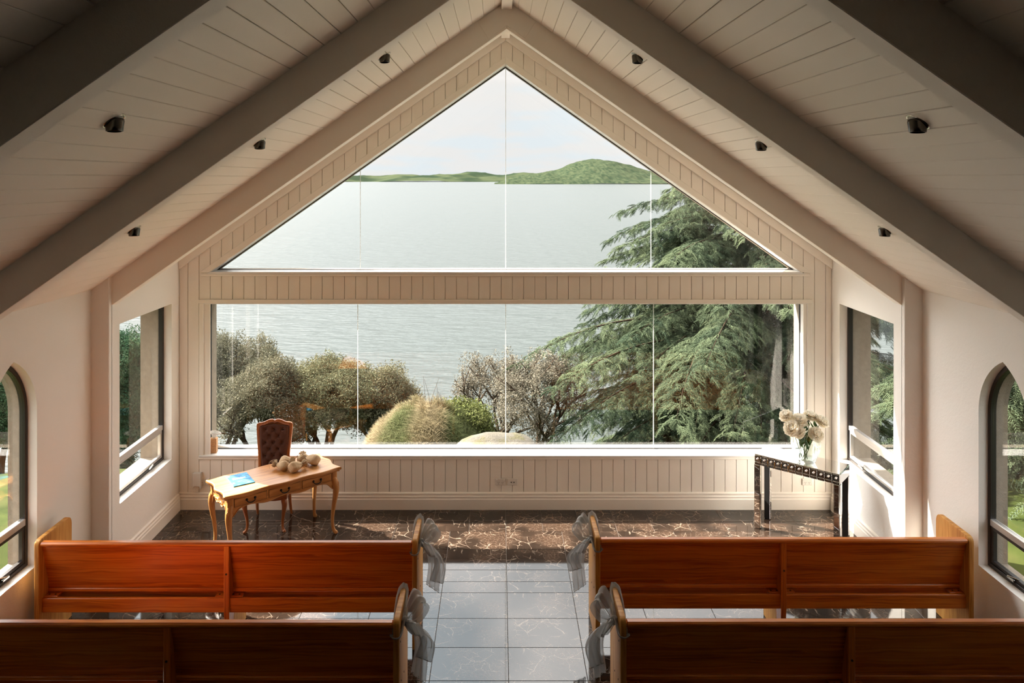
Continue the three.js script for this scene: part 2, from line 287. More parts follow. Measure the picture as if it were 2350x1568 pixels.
// gable wall over the lake
const LOW = { x: 3.468, y0: 0.62, y1: 2.36 }, UP = { x: 3.40, y0: 2.72, y1: 5.118 }, GLASS = 8.795, OUTER = 8.99;
const tri0 = (x) => UP.y1 - (UP.y1 - UP.y0) / UP.x * Math.abs(x), tri1 = (x) => tri0(x) + 0.080, corn = (x) => ceil(x) - 0.105;
{
  const w = struct('wall_back', 'gable wall of cream vertical boards around the lake windows', 'wall');
  const outline = (half) => [[-half, -0.01], [half, -0.01], [half, ceil(half) + 0.03], [0, RIDGE + 0.03], [-half, ceil(half) + 0.03]];
  const low = hole([[-LOW.x, LOW.y0 - 0.02], [-LOW.x, LOW.y1], [LOW.x, LOW.y1], [LOW.x, LOW.y0 - 0.02]]), up = hole([[-UP.x, UP.y0], [0, UP.y1], [UP.x, UP.y0]]);
  const core = poly(outline(4.1)); core.holes.push(low, up);
  part('wall_core', ext(core, 0.17).translate(0, 0, -GLASS + 0.007), M.paint, w);
  const outer = poly([[-4.28, -0.6], [4.28, -0.6], [4.28, ceil(4.28) + 0.03], [0, RIDGE + 0.03], [-4.28, ceil(4.28) + 0.03]]); outer.holes.push(low.clone(), up.clone());
  part('outer_leaf', ext(outer, 0.19).translate(0, 0, -OUTER), M.stucco, w);
  // boards
  const step = 0.12863, x00 = -3.522 - 2 * step, zb = -BACK - 0.018, jitter = rng(77);
  const strip = (a, b, lo, hi) => {
    if (b - a < 0.015) return;
    const pts = [[a, lo(a)]]; if (a < 0 && b > 0) pts.push([0, lo(0)]); pts.push([b, lo(b)], [b, hi(b)]); if (a < 0 && b > 0) pts.push([0, hi(0)]); pts.push([a, hi(a)]);
    const t = 0.0185 - jitter() * 0.0012;
    part('board', shiftUV(ext(poly(pts), t, 0.0022).translate(0, 0, zb), jitter() * 2, jitter() * 2), M.paint, w);
  };
  for (let i = 0; i < 59; i++) {
    const a = Math.max(x00 + i * step + 0.0025, -BAYX + 0.003), b = Math.min(x00 + (i + 1) * step - 0.0025, BAYX - 0.003);
    if (b <= a) continue;
    if (a < -3.51 || b > 3.51) { strip(a, b, () => 0.17, corn); continue; }
    strip(a, b, () => 0.17, () => LOW.y0 - 0.05); strip(a, b, () => LOW.y1 + 0.048, () => UP.y0 - 0.044); strip(a, b, (x) => Math.max(tri1(x), UP.y0 - 0.004), corn);
  }
  for (const s of [-1, 1]) part('cornice', ext(poly([[0, corn(0) - 0.004], [s * BAYX, corn(BAYX) - 0.004], [s * BAYX, ceil(BAYX)], [0, RIDGE]]), 0.045, 0.008, 2).translate(0, 0, -BACK - 0.015), M.paint, w);
}

// lower lake window
{
  const w = struct('window_1', 'wide lower picture window of four frameless panes over the lake', 'window'), z = -GLASS;
  const xs = [-LOW.x + 0.010, -1.735, 0.004, 1.742, LOW.x - 0.010];
  for (let i = 0; i < 4; i++) part('pane', bx(xs[i] + (i ? 0.003 : 0), xs[i + 1] - (i < 3 ? 0.003 : 0), LOW.y0 + 0.004, LOW.y1 - 0.004, z - 0.006, z, 0.0004), M.glass, w);
  for (let i = 1; i < 4; i++) part('silicone_joint', bx(xs[i] - 0.0033, xs[i] + 0.0033, LOW.y0 + 0.004, LOW.y1, z - 0.006, z + 0.0015, 0.0006), M.silicone, w);
  const e = 0.013; part('gasket', merge([bx(-LOW.x, LOW.x, LOW.y0 - 0.001, LOW.y0 + 0.009, z - 0.012, z + 0.008, 0.001), bx(-LOW.x, LOW.x, LOW.y1 - e, LOW.y1 + 0.002, z - 0.012, z + 0.008, 0.001), bx(-LOW.x - 0.002, -LOW.x + e, LOW.y0, LOW.y1, z - 0.012, z + 0.008, 0.001), bx(LOW.x - e, LOW.x + 0.002, LOW.y0, LOW.y1, z - 0.012, z + 0.008, 0.001)]), M.gasket, w);
  part('sill', bx(-LOW.x - 0.05, LOW.x + 0.05, LOW.y0 - 0.021, LOW.y0, z + 0.004, -BACK + 0.022, 0.004), M.sill, w);
  for (const s of [-1, 1]) part('jamb_lining', bx(s * (LOW.x - 0.004), s * (LOW.x + 0.010), LOW.y0, LOW.y1, z + 0.009, -BACK + 0.012, 0.002), M.sill, w);
  part('head_lining', bx(-LOW.x, LOW.x, LOW.y1 - 0.005, LOW.y1 + 0.010, z + 0.009, -BACK + 0.012, 0.002), M.sill, w);
  part('architrave', bx(-LOW.x - 0.055, LOW.x + 0.055, LOW.y1 + 0.002, LOW.y1 + 0.048, -BACK - 0.001, -BACK + 0.014, 0.004), M.paint, w);
  part('architrave', bx(-LOW.x - 0.055, LOW.x + 0.055, LOW.y0 - 0.05, LOW.y0 - 0.020, -BACK - 0.001, -BACK + 0.014, 0.004), M.paint, w);
  for (const s of [-1, 1]) part('architrave', bx(s * LOW.x, s * (LOW.x + 0.05), LOW.y0 - 0.02, LOW.y1 + 0.002, -BACK - 0.001, -BACK + 0.014, 0.004), M.paint, w);
}
// upper lake window: the gable triangle
{
  const w = struct('window_2', 'triangular gable window of four frameless panes under the ridge', 'window'), z = -GLASS, xs = [-UP.x + 0.012, -1.705, 0.004, 1.712, UP.x - 0.012];
  const top = (x) => tri0(x) - 0.006;
  for (let i = 0; i < 4; i++) {
    const a = xs[i] + (i ? 0.003 : 0), b = xs[i + 1] - (i < 3 ? 0.003 : 0), y = UP.y0 + 0.004;
    part('pane', ext(poly(i === 0 ? [[a, y], [b, y], [b, top(b)]] : i === 3 ? [[a, y], [b, y], [a, top(a)]] : [[a, y], [b, y], [b, top(b)], [a, top(a)]]), 0.006).translate(0, 0, z - 0.006), M.glass, w);
  }
  for (let i = 1; i < 4; i++) part('silicone_joint', bx(xs[i] - 0.0027, xs[i] + 0.0027, UP.y0, top(xs[i]), z - 0.006, z + 0.0015, 0.0006), M.silicone, w);
  const rim = poly([[-UP.x - 0.004, UP.y0 - 0.002], [UP.x + 0.004, UP.y0 - 0.002], [0, UP.y1 + 0.004]]); rim.holes.push(hole([[-UP.x + 0.035, UP.y0 + 0.010], [0, UP.y1 - 0.02], [UP.x - 0.035, UP.y0 + 0.010]]));
  part('gasket', ext(rim, 0.02, 0.001).translate(0, 0, z - 0.012), M.gasket, w);
  part('sill', ext(poly([[-UP.x + 0.012, UP.y0 + 0.005], [-UP.x - 0.04, UP.y0 - 0.018], [UP.x + 0.04, UP.y0 - 0.018], [UP.x - 0.012, UP.y0 + 0.005]]), 0.204, 0.002).translate(0, 0, z + 0.009), M.sill, w);
  part('architrave', bx(-UP.x - 0.10, UP.x + 0.10, UP.y0 - 0.046, UP.y0 - 0.018, -BACK - 0.001, -BACK + 0.014, 0.004), M.paint, w);
  for (const s of [-1, 1]) {
    part('architrave', ext(poly([[0, tri0(0)], [0, tri1(0)], [s * (UP.x + 0.112), UP.y0], [s * (UP.x - 0.0), UP.y0]]), 0.015, 0.003).translate(0, 0, -BACK - 0.001), M.paint, w);
    part('head_lining', ext(poly([[0, tri0(0) - 0.006], [0, tri0(0) + 0.012], [s * (UP.x + 0.017), UP.y0], [s * (UP.x - 0.004), UP.y0 - 0.002]]), 0.195, 0.001).translate(0, 0, z + 0.009), M.sill, w);
  }
}

// skirting boards with a moulded top
const SKIRT = [[0, 0], [0.030, 0], [0.030, 0.118], [0.024, 0.126], [0.022, 0.134], [0.027, 0.139], [0.027, 0.150], [0.019, 0.156], [0.016, 0.165], [0.020, 0.170], [0.020, 0.184], [0.010, 0.192], [0, 0.194]];
{
  const back = ext(poly(SKIRT), 2 * BAYX - 0.004); place(back, new THREE.Matrix4().set(0, 0, 1, -BAYX + 0.002, 0, 1, 0, 0, 1, 0, 0, -BACK, 0, 0, 0, 1));
  const b = struct('baseboard_back', 'cream moulded skirting board along the gable wall', 'skirting'); part('skirting', back, M.paint, b);
  for (const s of [-1, 1]) {
    const g = ext(poly(SKIRT), BACK - STEP - 0.05); place(g, new THREE.Matrix4().set(-s, 0, 0, s * BAYX, 0, 1, 0, 0, 0, 0, -1, -STEP - 0.01, 0, 0, 0, 1));
    part('skirting', g, M.paint, struct(s < 0 ? 'baseboard_left' : 'baseboard_right', s < 0 ? 'cream moulded skirting board under the bay window by the desk' : 'cream moulded skirting board under the bay window by the mirrored table', 'skirting'));
  }
}

// side walls: bay with a casement, then the nave wall with a pointed window
const ARCH = { d: 5.93, y0: 0.58, spring: 1.86, apex: 2.345, hw: 0.30 };
function archPts(hw, y0, apex, n = 14) {
  const rise = apex - ARCH.spring, R = (hw * hw + rise * rise) / (2 * hw), a1 = Math.asin(rise / R), L = [], Rr = [];
  for (let i = 0; i <= n; i++) { const a = a1 * i / n; Rr.push([ARCH.d - R + hw + R * Math.cos(a), ARCH.spring + R * Math.sin(a)]); L.push([ARCH.d + R - hw - R * Math.cos(a), ARCH.spring + R * Math.sin(a)]); }
  return [[ARCH.d - hw, y0], [ARCH.d + hw, y0], ...Rr, ...L.reverse().slice(1)];
}
const BAYW = { d0: 7.25, d1: 8.40, y0: 0.645, y1: 2.39 };
for (const s of [-1, 1]) {
  const side = s < 0 ? 'left' : 'right';
  const w = struct('wall_' + side, s < 0 ? 'pale plaster side wall on the desk side with bay and pointed windows' : 'pale plaster side wall on the mirrored table side with bay and pointed windows', 'wall');
  const rect = (d0, d1, y0, y1) => [[d0, y0], [d1, y0], [d1, y1], [d0, y1]];
  const nave = poly(rect(REAR, STEP, 0, ceil(NAVEX) + 0.03)); nave.holes.push(hole(archPts(ARCH.hw, ARCH.y0, ARCH.apex)));
  part('plaster_nave', sideways(ext(nave, 0.10), s * NAVEX, s), M.plaster, w);
  const naveOut = poly(rect(REAR, STEP + 0.05, -0.6, ceil(NAVEX) + 0.0)); naveOut.holes.push(hole(archPts(ARCH.hw - 0.02, ARCH.y0 + 0.02, ARCH.apex - 0.03)));
  part('outer_leaf_nave', sideways(ext(naveOut, 0.13), s * (NAVEX + 0.10), s), M.stucco, w);
  const bay = poly(rect(STEP + 0.05, BACK + 0.02, 0, ceil(BAYX) + 0.03)); bay.holes.push(hole(rect(BAYW.d0, BAYW.d1, BAYW.y0, BAYW.y1)));
  part('plaster_bay', sideways(ext(bay, 0.10), s * BAYX, s), M.plaster, w);
  const bayOut = poly(rect(STEP + 0.05, BACK + 0.22, -0.6, ceil(BAYX) + 0.0)); bayOut.holes.push(hole(rect(BAYW.d0 + 0.02, BAYW.d1 - 0.02, BAYW.y0 + 0.02, BAYW.y1 - 0.02)));
  part('outer_leaf_bay', sideways(ext(bayOut, 0.24), s * (BAYX + 0.10), s), M.stucco, w);
  part('pilaster', bx(s * BAYX, s * (NAVEX + 0.05), 0, ceil(BAYX) + 0.03, -STEP - 0.06, -STEP, 0.004), M.plaster, w);

  // bay casement
  const win = struct('window_' + (s < 0 ? 3 : 4), s < 0 ? 'bay side window with grey transom bar beside the desk' : 'bay side window with grey transom bar beside the mirrored table', 'window'), X = s * 3.835;
  const { d0, d1, y0, y1 } = BAYW, fr = 0.034, tb = 0.985;
  const ring = (a, b, c, e, t) => { const p = poly(rect(a, b, c, e)); p.holes.push(hole(rect(a + t, b - t, c + t, e - t))); return p; };
  part('frame', sideways(ext(ring(d0, d1, y0, y1, fr), 0.05, 0.003), X, s), M.bronze, win);
  part('transom', bx(X, X + s * 0.05, tb, tb + 0.052, -d0 - 0.03, -d1 + 0.03, 0.004), M.alu, win);
  const sash = part('sash', sideways(ext(ring(d0 + fr, d1 - fr, y0 + fr, tb - 0.002, 0.030), 0.036, 0.003), X + s * 0.008, s), M.alu, win);
  part('pane', sideways(ext(poly(rect(d0 + fr, d1 - fr, tb + 0.052, y1 - fr)), 0.006), X + s * 0.024, s), M.glass, win);
  part('pane', sideways(ext(poly(rect(d0 + fr + 0.03, d1 - fr - 0.03, y0 + fr + 0.03, tb - 0.03)), 0.006), X + s * 0.024, s), M.glass, sash);
  part('latch', merge([bx(X - s * 0.004, X + s * 0.012, y0 + 0.028, y0 + 0.05, -8.14, -8.05, 0.003), at(cbox(0.014, 0.012, 0.09, 0.003), X - s * 0.012, y0 + 0.045, -8.06, 0.3)]), M.chrome, win);

  // pointed window
  const aw = struct('window_' + (s < 0 ? 5 : 6), s < 0 ? 'pointed window in the nave wall on the desk side' : 'pointed window in the nave wall on the mirrored table side', 'window'), AX = s * (NAVEX + 0.075);
  const arch = poly(archPts(ARCH.hw, ARCH.y0, ARCH.apex)); arch.holes.push(hole(archPts(ARCH.hw - 0.032, ARCH.y0 + 0.034, ARCH.apex - 0.045)));
  part('frame', sideways(ext(arch, 0.055, 0.004), AX, s), M.bronze, aw);
  const A0 = ARCH.d - ARCH.hw + 0.03, A1 = ARCH.d + ARCH.hw - 0.03, at0 = 0.925;
  part('transom', bx(AX, AX + s * 0.05, at0, at0 + 0.055, -A0, -A1, 0.004), M.alu, aw);
  const pane = archPts(ARCH.hw - 0.034, at0 + 0.055, ARCH.apex - 0.048);
  part('pane', sideways(ext(poly(pane), 0.006), AX + s * 0.025, s), M.glass, aw);
  const sash2 = part('sash', sideways(ext(ring(A0, A1, ARCH.y0 + 0.036, at0 - 0.002, 0.028), 0.036, 0.003), AX + s * 0.008, s), M.bronze, aw);
  part('pane', sideways(ext(poly(rect(A0 + 0.028, A1 - 0.028, ARCH.y0 + 0.064, at0 - 0.03)), 0.006), AX + s * 0.025, s), M.glass, sash2);
  part('stay', merge([bx(AX - s * 0.012, AX + s * 0.006, ARCH.y0 + 0.032, ARCH.y0 + 0.05, -5.98, -5.90, 0.003), loft([V(AX - s * 0.01, ARCH.y0 + 0.05, -5.97), V(AX + s * 0.01, ARCH.y0 + 0.075, -5.86)], 0.005, 6)]), M.chrome, aw);
}
// unseen wall behind the viewer, its dark tone invented to dim the near ceiling
part('dimming_slab', bx(-4.26, 4.26, 0, 5.75, -REAR, -REAR + 0.2, 0.001), M.pewDark, struct('wall_rear', 'unseen rear wall of the chapel, made dark to dim the near ceiling', 'wall'));

// the gallery the view is taken from: unseen floor added dark to dim the near ceiling
part('dimming_deck', bx(-NAVEX + 0.01, NAVEX - 0.01, 2.02, 2.2, -2.3, -REAR, 0.005), S({ color: rgb(0.06, 0.045, 0.035), roughness: 0.95 }), struct('floor_gallery', 'unseen gallery floor at the rear, added dark to dim the near ceiling', 'floor'));

// ================================================================== PEWS
function makePew(label, x0, x1, d, aisle) {                          // aisle: +1 when the aisle end is at x1
  const L = x1 - x0, h = L / 2, p = thing('pew', label, 'pew', [(x0 + x1) / 2, 0, -d], 0, 'wooden pews either side of the aisle');
  const end = () => { const s = new THREE.Shape(); s.moveTo(0, 0); s.lineTo(0.47, 0); s.lineTo(0.47, 0.81); s.quadraticCurveTo(0.465, 0.875, 0.41, 0.88); s.lineTo(0.05, 0.88); s.quadraticCurveTo(0.0, 0.878, 0, 0.83); s.closePath(); return s; };
  for (const s of [-1, 1]) {
    const g = soft(place(boxUV(new THREE.ExtrudeGeometry(end(), { depth: 0.026, bevelEnabled: true, bevelThickness: 0.007, bevelSize: 0.007, bevelOffset: -0.007, bevelSegments: 3, curveSegments: 6 }).translate(0, 0, 0.007), true), new THREE.Matrix4().set(0, 0, 1, s > 0 ? h - 0.04 : -h, 0, 1, 0, 0, -1, 0, 0, 0, 0, 0, 0, 1)), 0.5);
    const e = part('end_panel', g, M.panel, p);
    const dots = [[-0.07, 0.70], [-0.10, 0.42], [-0.05, 0.33], [-0.25, 0.38]].map(([z, y]) => at(new THREE.CylinderGeometry(0.006, 0.006, 0.003, 10), s > 0 ? h + 0.0006 : -h - 0.0006, y, z, 0, 0, Math.PI / 2));
    part('screw_plugs', merge(dots), M.plug, e, null, 'stuff');
  }
  const lean = Math.atan2(0.125, 0.47), r = rng(Math.round(Math.abs(x0) * 97 + d * 13));
  for (const s of [-1, 1]) {                                          // each half between end panel and middle post
    const a = s < 0 ? -h + 0.04 : 0.001, b = s < 0 ? -0.001 : h - 0.04, w = b - a, m = (a + b) / 2;
    part('back_board', at(shiftUV(cbox(w, 0.515, 0.022, 0.003), r() * 1.6, r()), m, 0.580, -0.112, lean), M.pew, p);
    part('rear_rail', shiftUV(bx(a, b, 0.276, 0.392, -0.068, -0.040, 0.004), r() * 1.6, r()), M.pew, p);
    part('seat', at(shiftUV(cbox(w, 0.028, 0.36, 0.005), r(), r()), m, 0.405, -0.30, -0.06), M.pew, p);
    for (const q of [a + 0.055, b - 0.055]) {
      const c = part('cleat', bx(q - 0.055, q + 0.055, 0.378, 0.396, -0.155, -0.066, 0.003), M.pewDark, p);
      part('screw_holes', merge([-0.025, 0.025].map((o) => new THREE.CylinderGeometry(0.008, 0.008, 0.002, 10).translate(q + o, 0.3968, -0.095))), M.plug, c, null, 'stuff');
    }
  }
  const rail = at(shiftUV(cbox(L - 0.078, 0.034, 0.058, 0.011), r(), r()), 0, 0.842, -0.034); part('top_rail', rail, M.pew, p);
  part('middle_post', boxUV(sidewaysLocal(ext(poly([[0.018, 0.826], [0.058, 0.826], [0.145, 0.30], [0.10, 0], [0.045, 0], [0.018, 0.30]]), 0.044, 0.004), -0.022), true), M.pew, p);
  part('middle_panel', bx(-0.02, 0.02, 0, 0.388, -0.44, -0.10, 0.004, true), M.panel, p);
  part('post_plug', at(new THREE.CylinderGeometry(0.008, 0.008, 0.004, 10), 0, 0.60, -0.0165, Math.PI / 2), M.plug, p);
  return p;
}
function sidewaysLocal(g, x) { return place(g, new THREE.Matrix4().set(0, 0, 1, x, 0, 1, 0, 0, -1, 0, 0, 0, 0, 0, 0, 1)); }
makePew('front row wooden pew on the desk side, lit orange', -3.822, -0.734, 6.03, 1);
makePew('front row wooden pew on the mirrored table side', 0.712, 3.792, 6.085, -1);
makePew('second row dark wooden pew on the desk side', -3.822, -0.732, 4.94, 1);
makePew('second row dark wooden pew on the mirrored table side', 0.732, 3.812, 4.95, -1);

// grey organza sashes tied round the aisle ends
function ribbon(path, wdir, width, waves, amp, seed, nu = 10) {      // cloth strip along path; width and wdir per point
  const n = path.length - 1, r = rng(seed), ph = r() * 6;
  return surf(nu, n, (u, v) => {
    const i = Math.round(v * n), p = path[i], wd = Array.isArray(wdir) ? wdir[i] : wdir, w = typeof width === 'function' ? width(v) : width, t = path[Math.min(i + 1, n)].clone().sub(path[Math.max(i - 1, 0)]).normalize(), nn = t.clone().cross(wd).normalize();
    const k = u - 0.5, a = amp * Math.sin(k * waves * 6.283 + ph + v * 1.5) * Math.min(1, w / 0.05) + amp * 0.5 * Math.sin(k * waves * 14 + ph * 2 + v * 5);
    return [p.x + wd.x * k * w + nn.x * a, p.y + wd.y * k * w + nn.y * a, p.z + wd.z * k * w + nn.z * a];
  });
}
function makeSash(label, xPanel, d, s, v) {                           // s: side of the panel that faces the aisle; v: variant
  const o = thing('sash_bow', label, 'sash', [xPanel, 0, -d], 0, 'grey organza sashes on the aisle ends of the pews'), t = 0.021, r = rng(900 + v * 7);
  const jt = (a) => (r() - 0.5) * a;
  const loop = curve([V(-s * (t + 0.004), 0.775, -0.01), V(-s * (t + 0.010), 0.80, -0.10), V(-s * (t + 0.014), 0.845, -0.24), V(-s * (t + 0.006), 0.885, -0.36), V(0, 0.8915, -0.405), V(s * (t + 0.004), 0.878, -0.37), V(s * (t + 0.010), 0.845, -0.25), V(s * (t + 0.012), 0.815, -0.14), V(s * (t + 0.012), 0.79, -0.06), V(s * (t + 0.004), 0.772, 0.0), V(0, 0.766, 0.0085), V(-s * (t + 0.001), 0.769, 0.003), V(-s * (t + 0.004), 0.775, -0.01)], 60);
  part('band', loft(loop, loop.map((p, i) => 0.026 + 0.006 * Math.sin(i * 1.3 + v) * Math.sin(i * 0.37)), 10, { flat: 0.20, up: V(-s, 0, 0) }), M.organza, o);
  const K = V(s * (t + 0.022), 0.805, -0.125);
  part('knot', (() => { const g = new THREE.SphereGeometry(0.026, 14, 10); const p = g.attributes.position; for (let i = 0; i < p.count; i++) { const k = 1 + 0.18 * Math.sin(p.getY(i) * 260 + v) ; p.setXYZ(i, p.getX(i) * k * 0.9, p.getY(i) * 1.25, p.getZ(i) * k); } g.computeVertexNormals(); return g.translate(K.x, K.y, K.z); })(), M.organza, o);
  const lobes = [[[0.02, 0.05, -0.05], [0.06, 0.095 + jt(0.03), -0.10 + jt(0.04)], [0.09, 0.05, -0.12 + jt(0.03)], [0.05, -0.01, -0.06]], [[0.02, 0.02, 0.04], [0.055, 0.03 + jt(0.03), 0.11 + jt(0.02)], [0.085, -0.04 + jt(0.03), 0.10], [0.045, -0.035, 0.04]]];
  lobes.forEach((q, i) => {
    const path = curve([K, ...q.map(([x, y, z]) => V(K.x + s * x * 1.25, K.y + y * 1.2, K.z + z * 1.05)), K], 22), wd = V(s * 0.55, 0.35 * (i ? 1 : -1), 0.75).normalize();
    part('bow_loop', ribbon(path, wd, (u) => 0.022 + 0.115 * Math.sin(Math.PI * u), 2.2, 0.010, 50 + v * 9 + i, 12), M.organza, o);
  });
  const tails = [[0.060, 0.42 + jt(0.06), -0.02 + jt(0.05), 0.045], [0.085, 0.28 + jt(0.10), 0.05 + jt(0.05), 0.070]];
  tails.forEach(([ox, len, oz, out], i) => {
    const end = V(K.x + s * (ox + out * 0.6), K.y - len, K.z + oz), path = curve([K, V(K.x + s * (ox + 0.01), K.y - 0.05, K.z + oz * 0.3), V(K.x + s * (ox + out), K.y - len * 0.5, K.z + oz * 0.7 + jt(0.03)), end], 24), wd = V(s * 0.8, 0.14 * (i ? 1 : -1), 0.65).normalize();
    const tail = part('tail', ribbon(path, wd, (u) => 0.03 + 0.115 * Math.sqrt(u), 2.6, 0.012, 80 + v * 5 + i, 14), M.organza, o);
    const w = 0.1445, hem = []; for (let k = 0; k <= 10; k++) { const q = k / 10 - 0.5; hem.push(V(end.x + wd.x * q * w, end.y + wd.y * q * w, end.z + wd.z * q * w)); }
    part('hem', loft(hem, 0.0022, 5), M.organzaHem, tail);
  });
  return o;
}
makeSash('grey organza bow on the lit front pew of the desk side', -0.754, 6.03, 1, 1);
makeSash('grey organza bow on the front pew of the mirrored table side', 0.732, 6.085, -1, 2);
makeSash('grey organza bow on the second row pew of the desk side', -0.752, 4.94, 1, 3);
makeSash('grey organza bow on the second row pew of the mirrored table side', 0.752, 4.95, -1, 4);

// ================================================================== DESK
const DESK = { x: -2.423, z: -7.85, turn: 0.677, h: 0.705 };
const onDesk = (lx, lz, y = DESK.h) => { const c = Math.cos(DESK.turn), s = Math.sin(DESK.turn); return [DESK.x + lx * c + lz * s, y, DESK.z - lx * s + lz * c]; };
function cabriole(x, z, ox, oz, top, k = 1, seg = 10) {
  const n = Math.hypot(ox, oz); ox /= n; oz /= n;
  const q = [[top, -0.004, 0.030], [top * 0.90, 0.016, 0.036], [top * 0.80, 0.026, 0.034], [top * 0.66, 0.018, 0.028], [top * 0.48, 0.000, 0.022], [top * 0.28, -0.014, 0.0175], [top * 0.12, -0.010, 0.0165], [top * 0.045, 0.006, 0.019], [0.010, 0.024, 0.022], [0, 0.028, 0.019]];
  const pts = new THREE.CatmullRomCurve3(q.map(([y, o]) => V(x + ox * o * k, y, z + oz * o * k))).getPoints(28);
  const rad = pts.map((p) => { for (let i = 0; i < q.length - 1; i++) if (p.y <= q[i][0] + 1e-6 && p.y >= q[i + 1][0] - 1e-6) return k * lerp(q[i + 1][2], q[i][2], (p.y - q[i + 1][0]) / (q[i][0] - q[i + 1][0] || 1)); return k * q[0][2]; });
  pts[pts.length - 1].y = 0; return loft(pts, rad, seg, { up: V(ox, 0, oz) });
}
{
  const d = thing('writing_desk', 'honey coloured carved wooden writing desk with curved legs and three drawers', 'desk', [DESK.x, 0, DESK.z], DESK.turn);
  const H = DESK.h, top = [];
  const N = 40; const hx = 0.625, hz = 0.29;
  for (let i = 0; i < N; i++) { const t = i / N * 2 - 1; top.push([t * (hx - 0.012), hz - 0.012 + 0.010 * Math.cos(t * Math.PI * 3) - 0.006 * t * t]); }
  for (let i = 0; i < 20; i++) { const t = 1 - i / 20 * 2; top.push([hx - 0.014 + 0.016 * Math.cos(t * Math.PI * 2) * (1 - 0.2 * t * t), t * (hz - 0.012)]); }
  const full = [...top, ...top.map(([x, y]) => [-x, -y])].map(([x, y]) => [x, -y]);
  part('desk_top', soft(boxUV(new THREE.ExtrudeGeometry(poly(full), { depth: 0.010, bevelEnabled: true, bevelThickness: 0.010, bevelSize: 0.012, bevelOffset: -0.012, bevelSegments: 4 }).rotateX(-Math.PI / 2).translate(0, H - 0.020, 0)), 0.4), M.desk, d);
  const inner = full.map(([x, y]) => [x * 0.975, y * 0.95]);
  part('top_moulding', soft(boxUV(new THREE.ExtrudeGeometry(poly(inner), { depth: 0.006, bevelEnabled: true, bevelThickness: 0.006, bevelSize: 0.006, bevelOffset: -0.006, bevelSegments: 2 }).rotateX(-Math.PI / 2).translate(0, H - 0.042, 0)), 0.4), M.desk, d);
  // scalloped aprons
  const apron = (half, amp) => { const pts = [[half, H - 0.04], [-half, H - 0.04]]; for (let i = 0; i <= 48; i++) { const u = i / 48 * 2 - 1, e = Math.abs(u), y = 0.548 + amp * Math.cos(u * Math.PI * 3) * (1 - sstep(e, 0.78, 0.95)) - 0.075 * Math.pow(sstep(e, 0.80, 1.0), 1.6); pts.push([u * half, y]); } return poly(pts); };
  const long = () => boxUV(ext(apron(0.555, 0.012), 0.022, 0.003)), short = () => boxUV(ext(apron(0.225, 0.018), 0.022, 0.003));
  const bead = (half, amp, z) => { const pts = []; for (let i = 0; i <= 60; i++) { const u = i / 60 * 2 - 1, e = Math.abs(u); pts.push(V(u * half, 0.556 + amp * Math.cos(u * Math.PI * 3) * (1 - sstep(e, 0.78, 0.95)) - 0.075 * Math.pow(sstep(e, 0.80, 1.0), 1.6), z)); } return loft(pts, 0.0055, 6); };
  part('apron', long().translate(0, 0, 0.228), M.desk, d); part('apron', long().translate(0, 0, -0.25), M.desk, d);
  for (const s of [-1, 1]) part('apron', place(short(), new THREE.Matrix4().set(0, 0, s, s * 0.552, 0, 1, 0, 0, 1, 0, 0, 0, 0, 0, 0, 1)), M.desk, d);
  part('bead', bead(0.545, 0.012, 0.252), M.desk, d);
  for (const s of [-1, 1]) part('bead', place(bead(0.215, 0.018, 0.0), new THREE.Matrix4().set(0, 0, 1, s * 0.577, 0, 1, 0, 0, 1, 0, 0, 0, 0, 0, 0, 1)), M.desk, d);
  // carved shell on each end
  for (const s of [-1, 1]) { const g = []; for (let k = 0; k < 9; k++) { const a = (k - 4) * 0.36; g.push(at(new THREE.SphereGeometry(1, 8, 6).scale(0.008, 0.024, 0.007), 0, 0.026, 0).rotateX(a).translate(s * 0.578, 0.560, 0)); } for (const q of [-1, 1]) g.push(loft(curve([V(s * 0.578, 0.575, q * 0.02), V(s * 0.583, 0.585, q * 0.06), V(s * 0.580, 0.565, q * 0.10), V(s * 0.578, 0.558, q * 0.075)], 12), [...Array(13).keys()].map((i) => 0.009 - 0.0005 * i), 6)); g.push(new THREE.SphereGeometry(0.012, 10, 8).translate(s * 0.580, 0.562, 0)); part('carved_shell', merge(g), M.desk, d); }
  for (const sx of [-1, 1]) for (const sz of [-1, 1]) {
    const leg = part('leg', cabriole(sx * 0.553, sz * 0.236, sx, sz, 0.60), M.desk, d);
    part('leg_block', bx(sx * 0.553 - 0.03, sx * 0.553 + 0.03, 0.56, H - 0.04, sz * 0.228 - 0.03, sz * 0.228 + 0.03, 0.006, true), M.desk, d);
    const nn = Math.SQRT1_2, leaf = []; for (let k = -1; k <= 1; k++) leaf.push(at(new THREE.SphereGeometry(1, 8, 6).scale(0.010, 0.045 - 0.008 * Math.abs(k), 0.007), 0, 0, 0, 0, 0, k * 0.35).rotateY(Math.atan2(sx * nn, sz * nn)).translate(sx * (0.553 + 0.036), 0.515 - 0.006 * Math.abs(k), sz * (0.236 + 0.036)));
    part('carved_leaf', merge(leaf), M.desk, leg);
  }
  // three drawers
  for (const [a, b] of [[-0.515, -0.190], [-0.165, 0.165], [0.190, 0.515]]) {
    const dr = part('drawer', bx(a, b, 0.578, 0.652, 0.246, 0.256, 0.003), M.desk, d), m = (a + b) / 2;
    part('drawer_gap', merge([bx(a - 0.004, b + 0.004, 0.574, 0.578, 0.244, 0.2515, 0.0005), bx(a - 0.004, b + 0.004, 0.652, 0.656, 0.244, 0.2515, 0.0005), bx(a - 0.004, a, 0.574, 0.656, 0.244, 0.2515, 0.0005), bx(b, b + 0.004, 0.574, 0.656, 0.244, 0.2515, 0.0005)]), M.deskLine, dr);
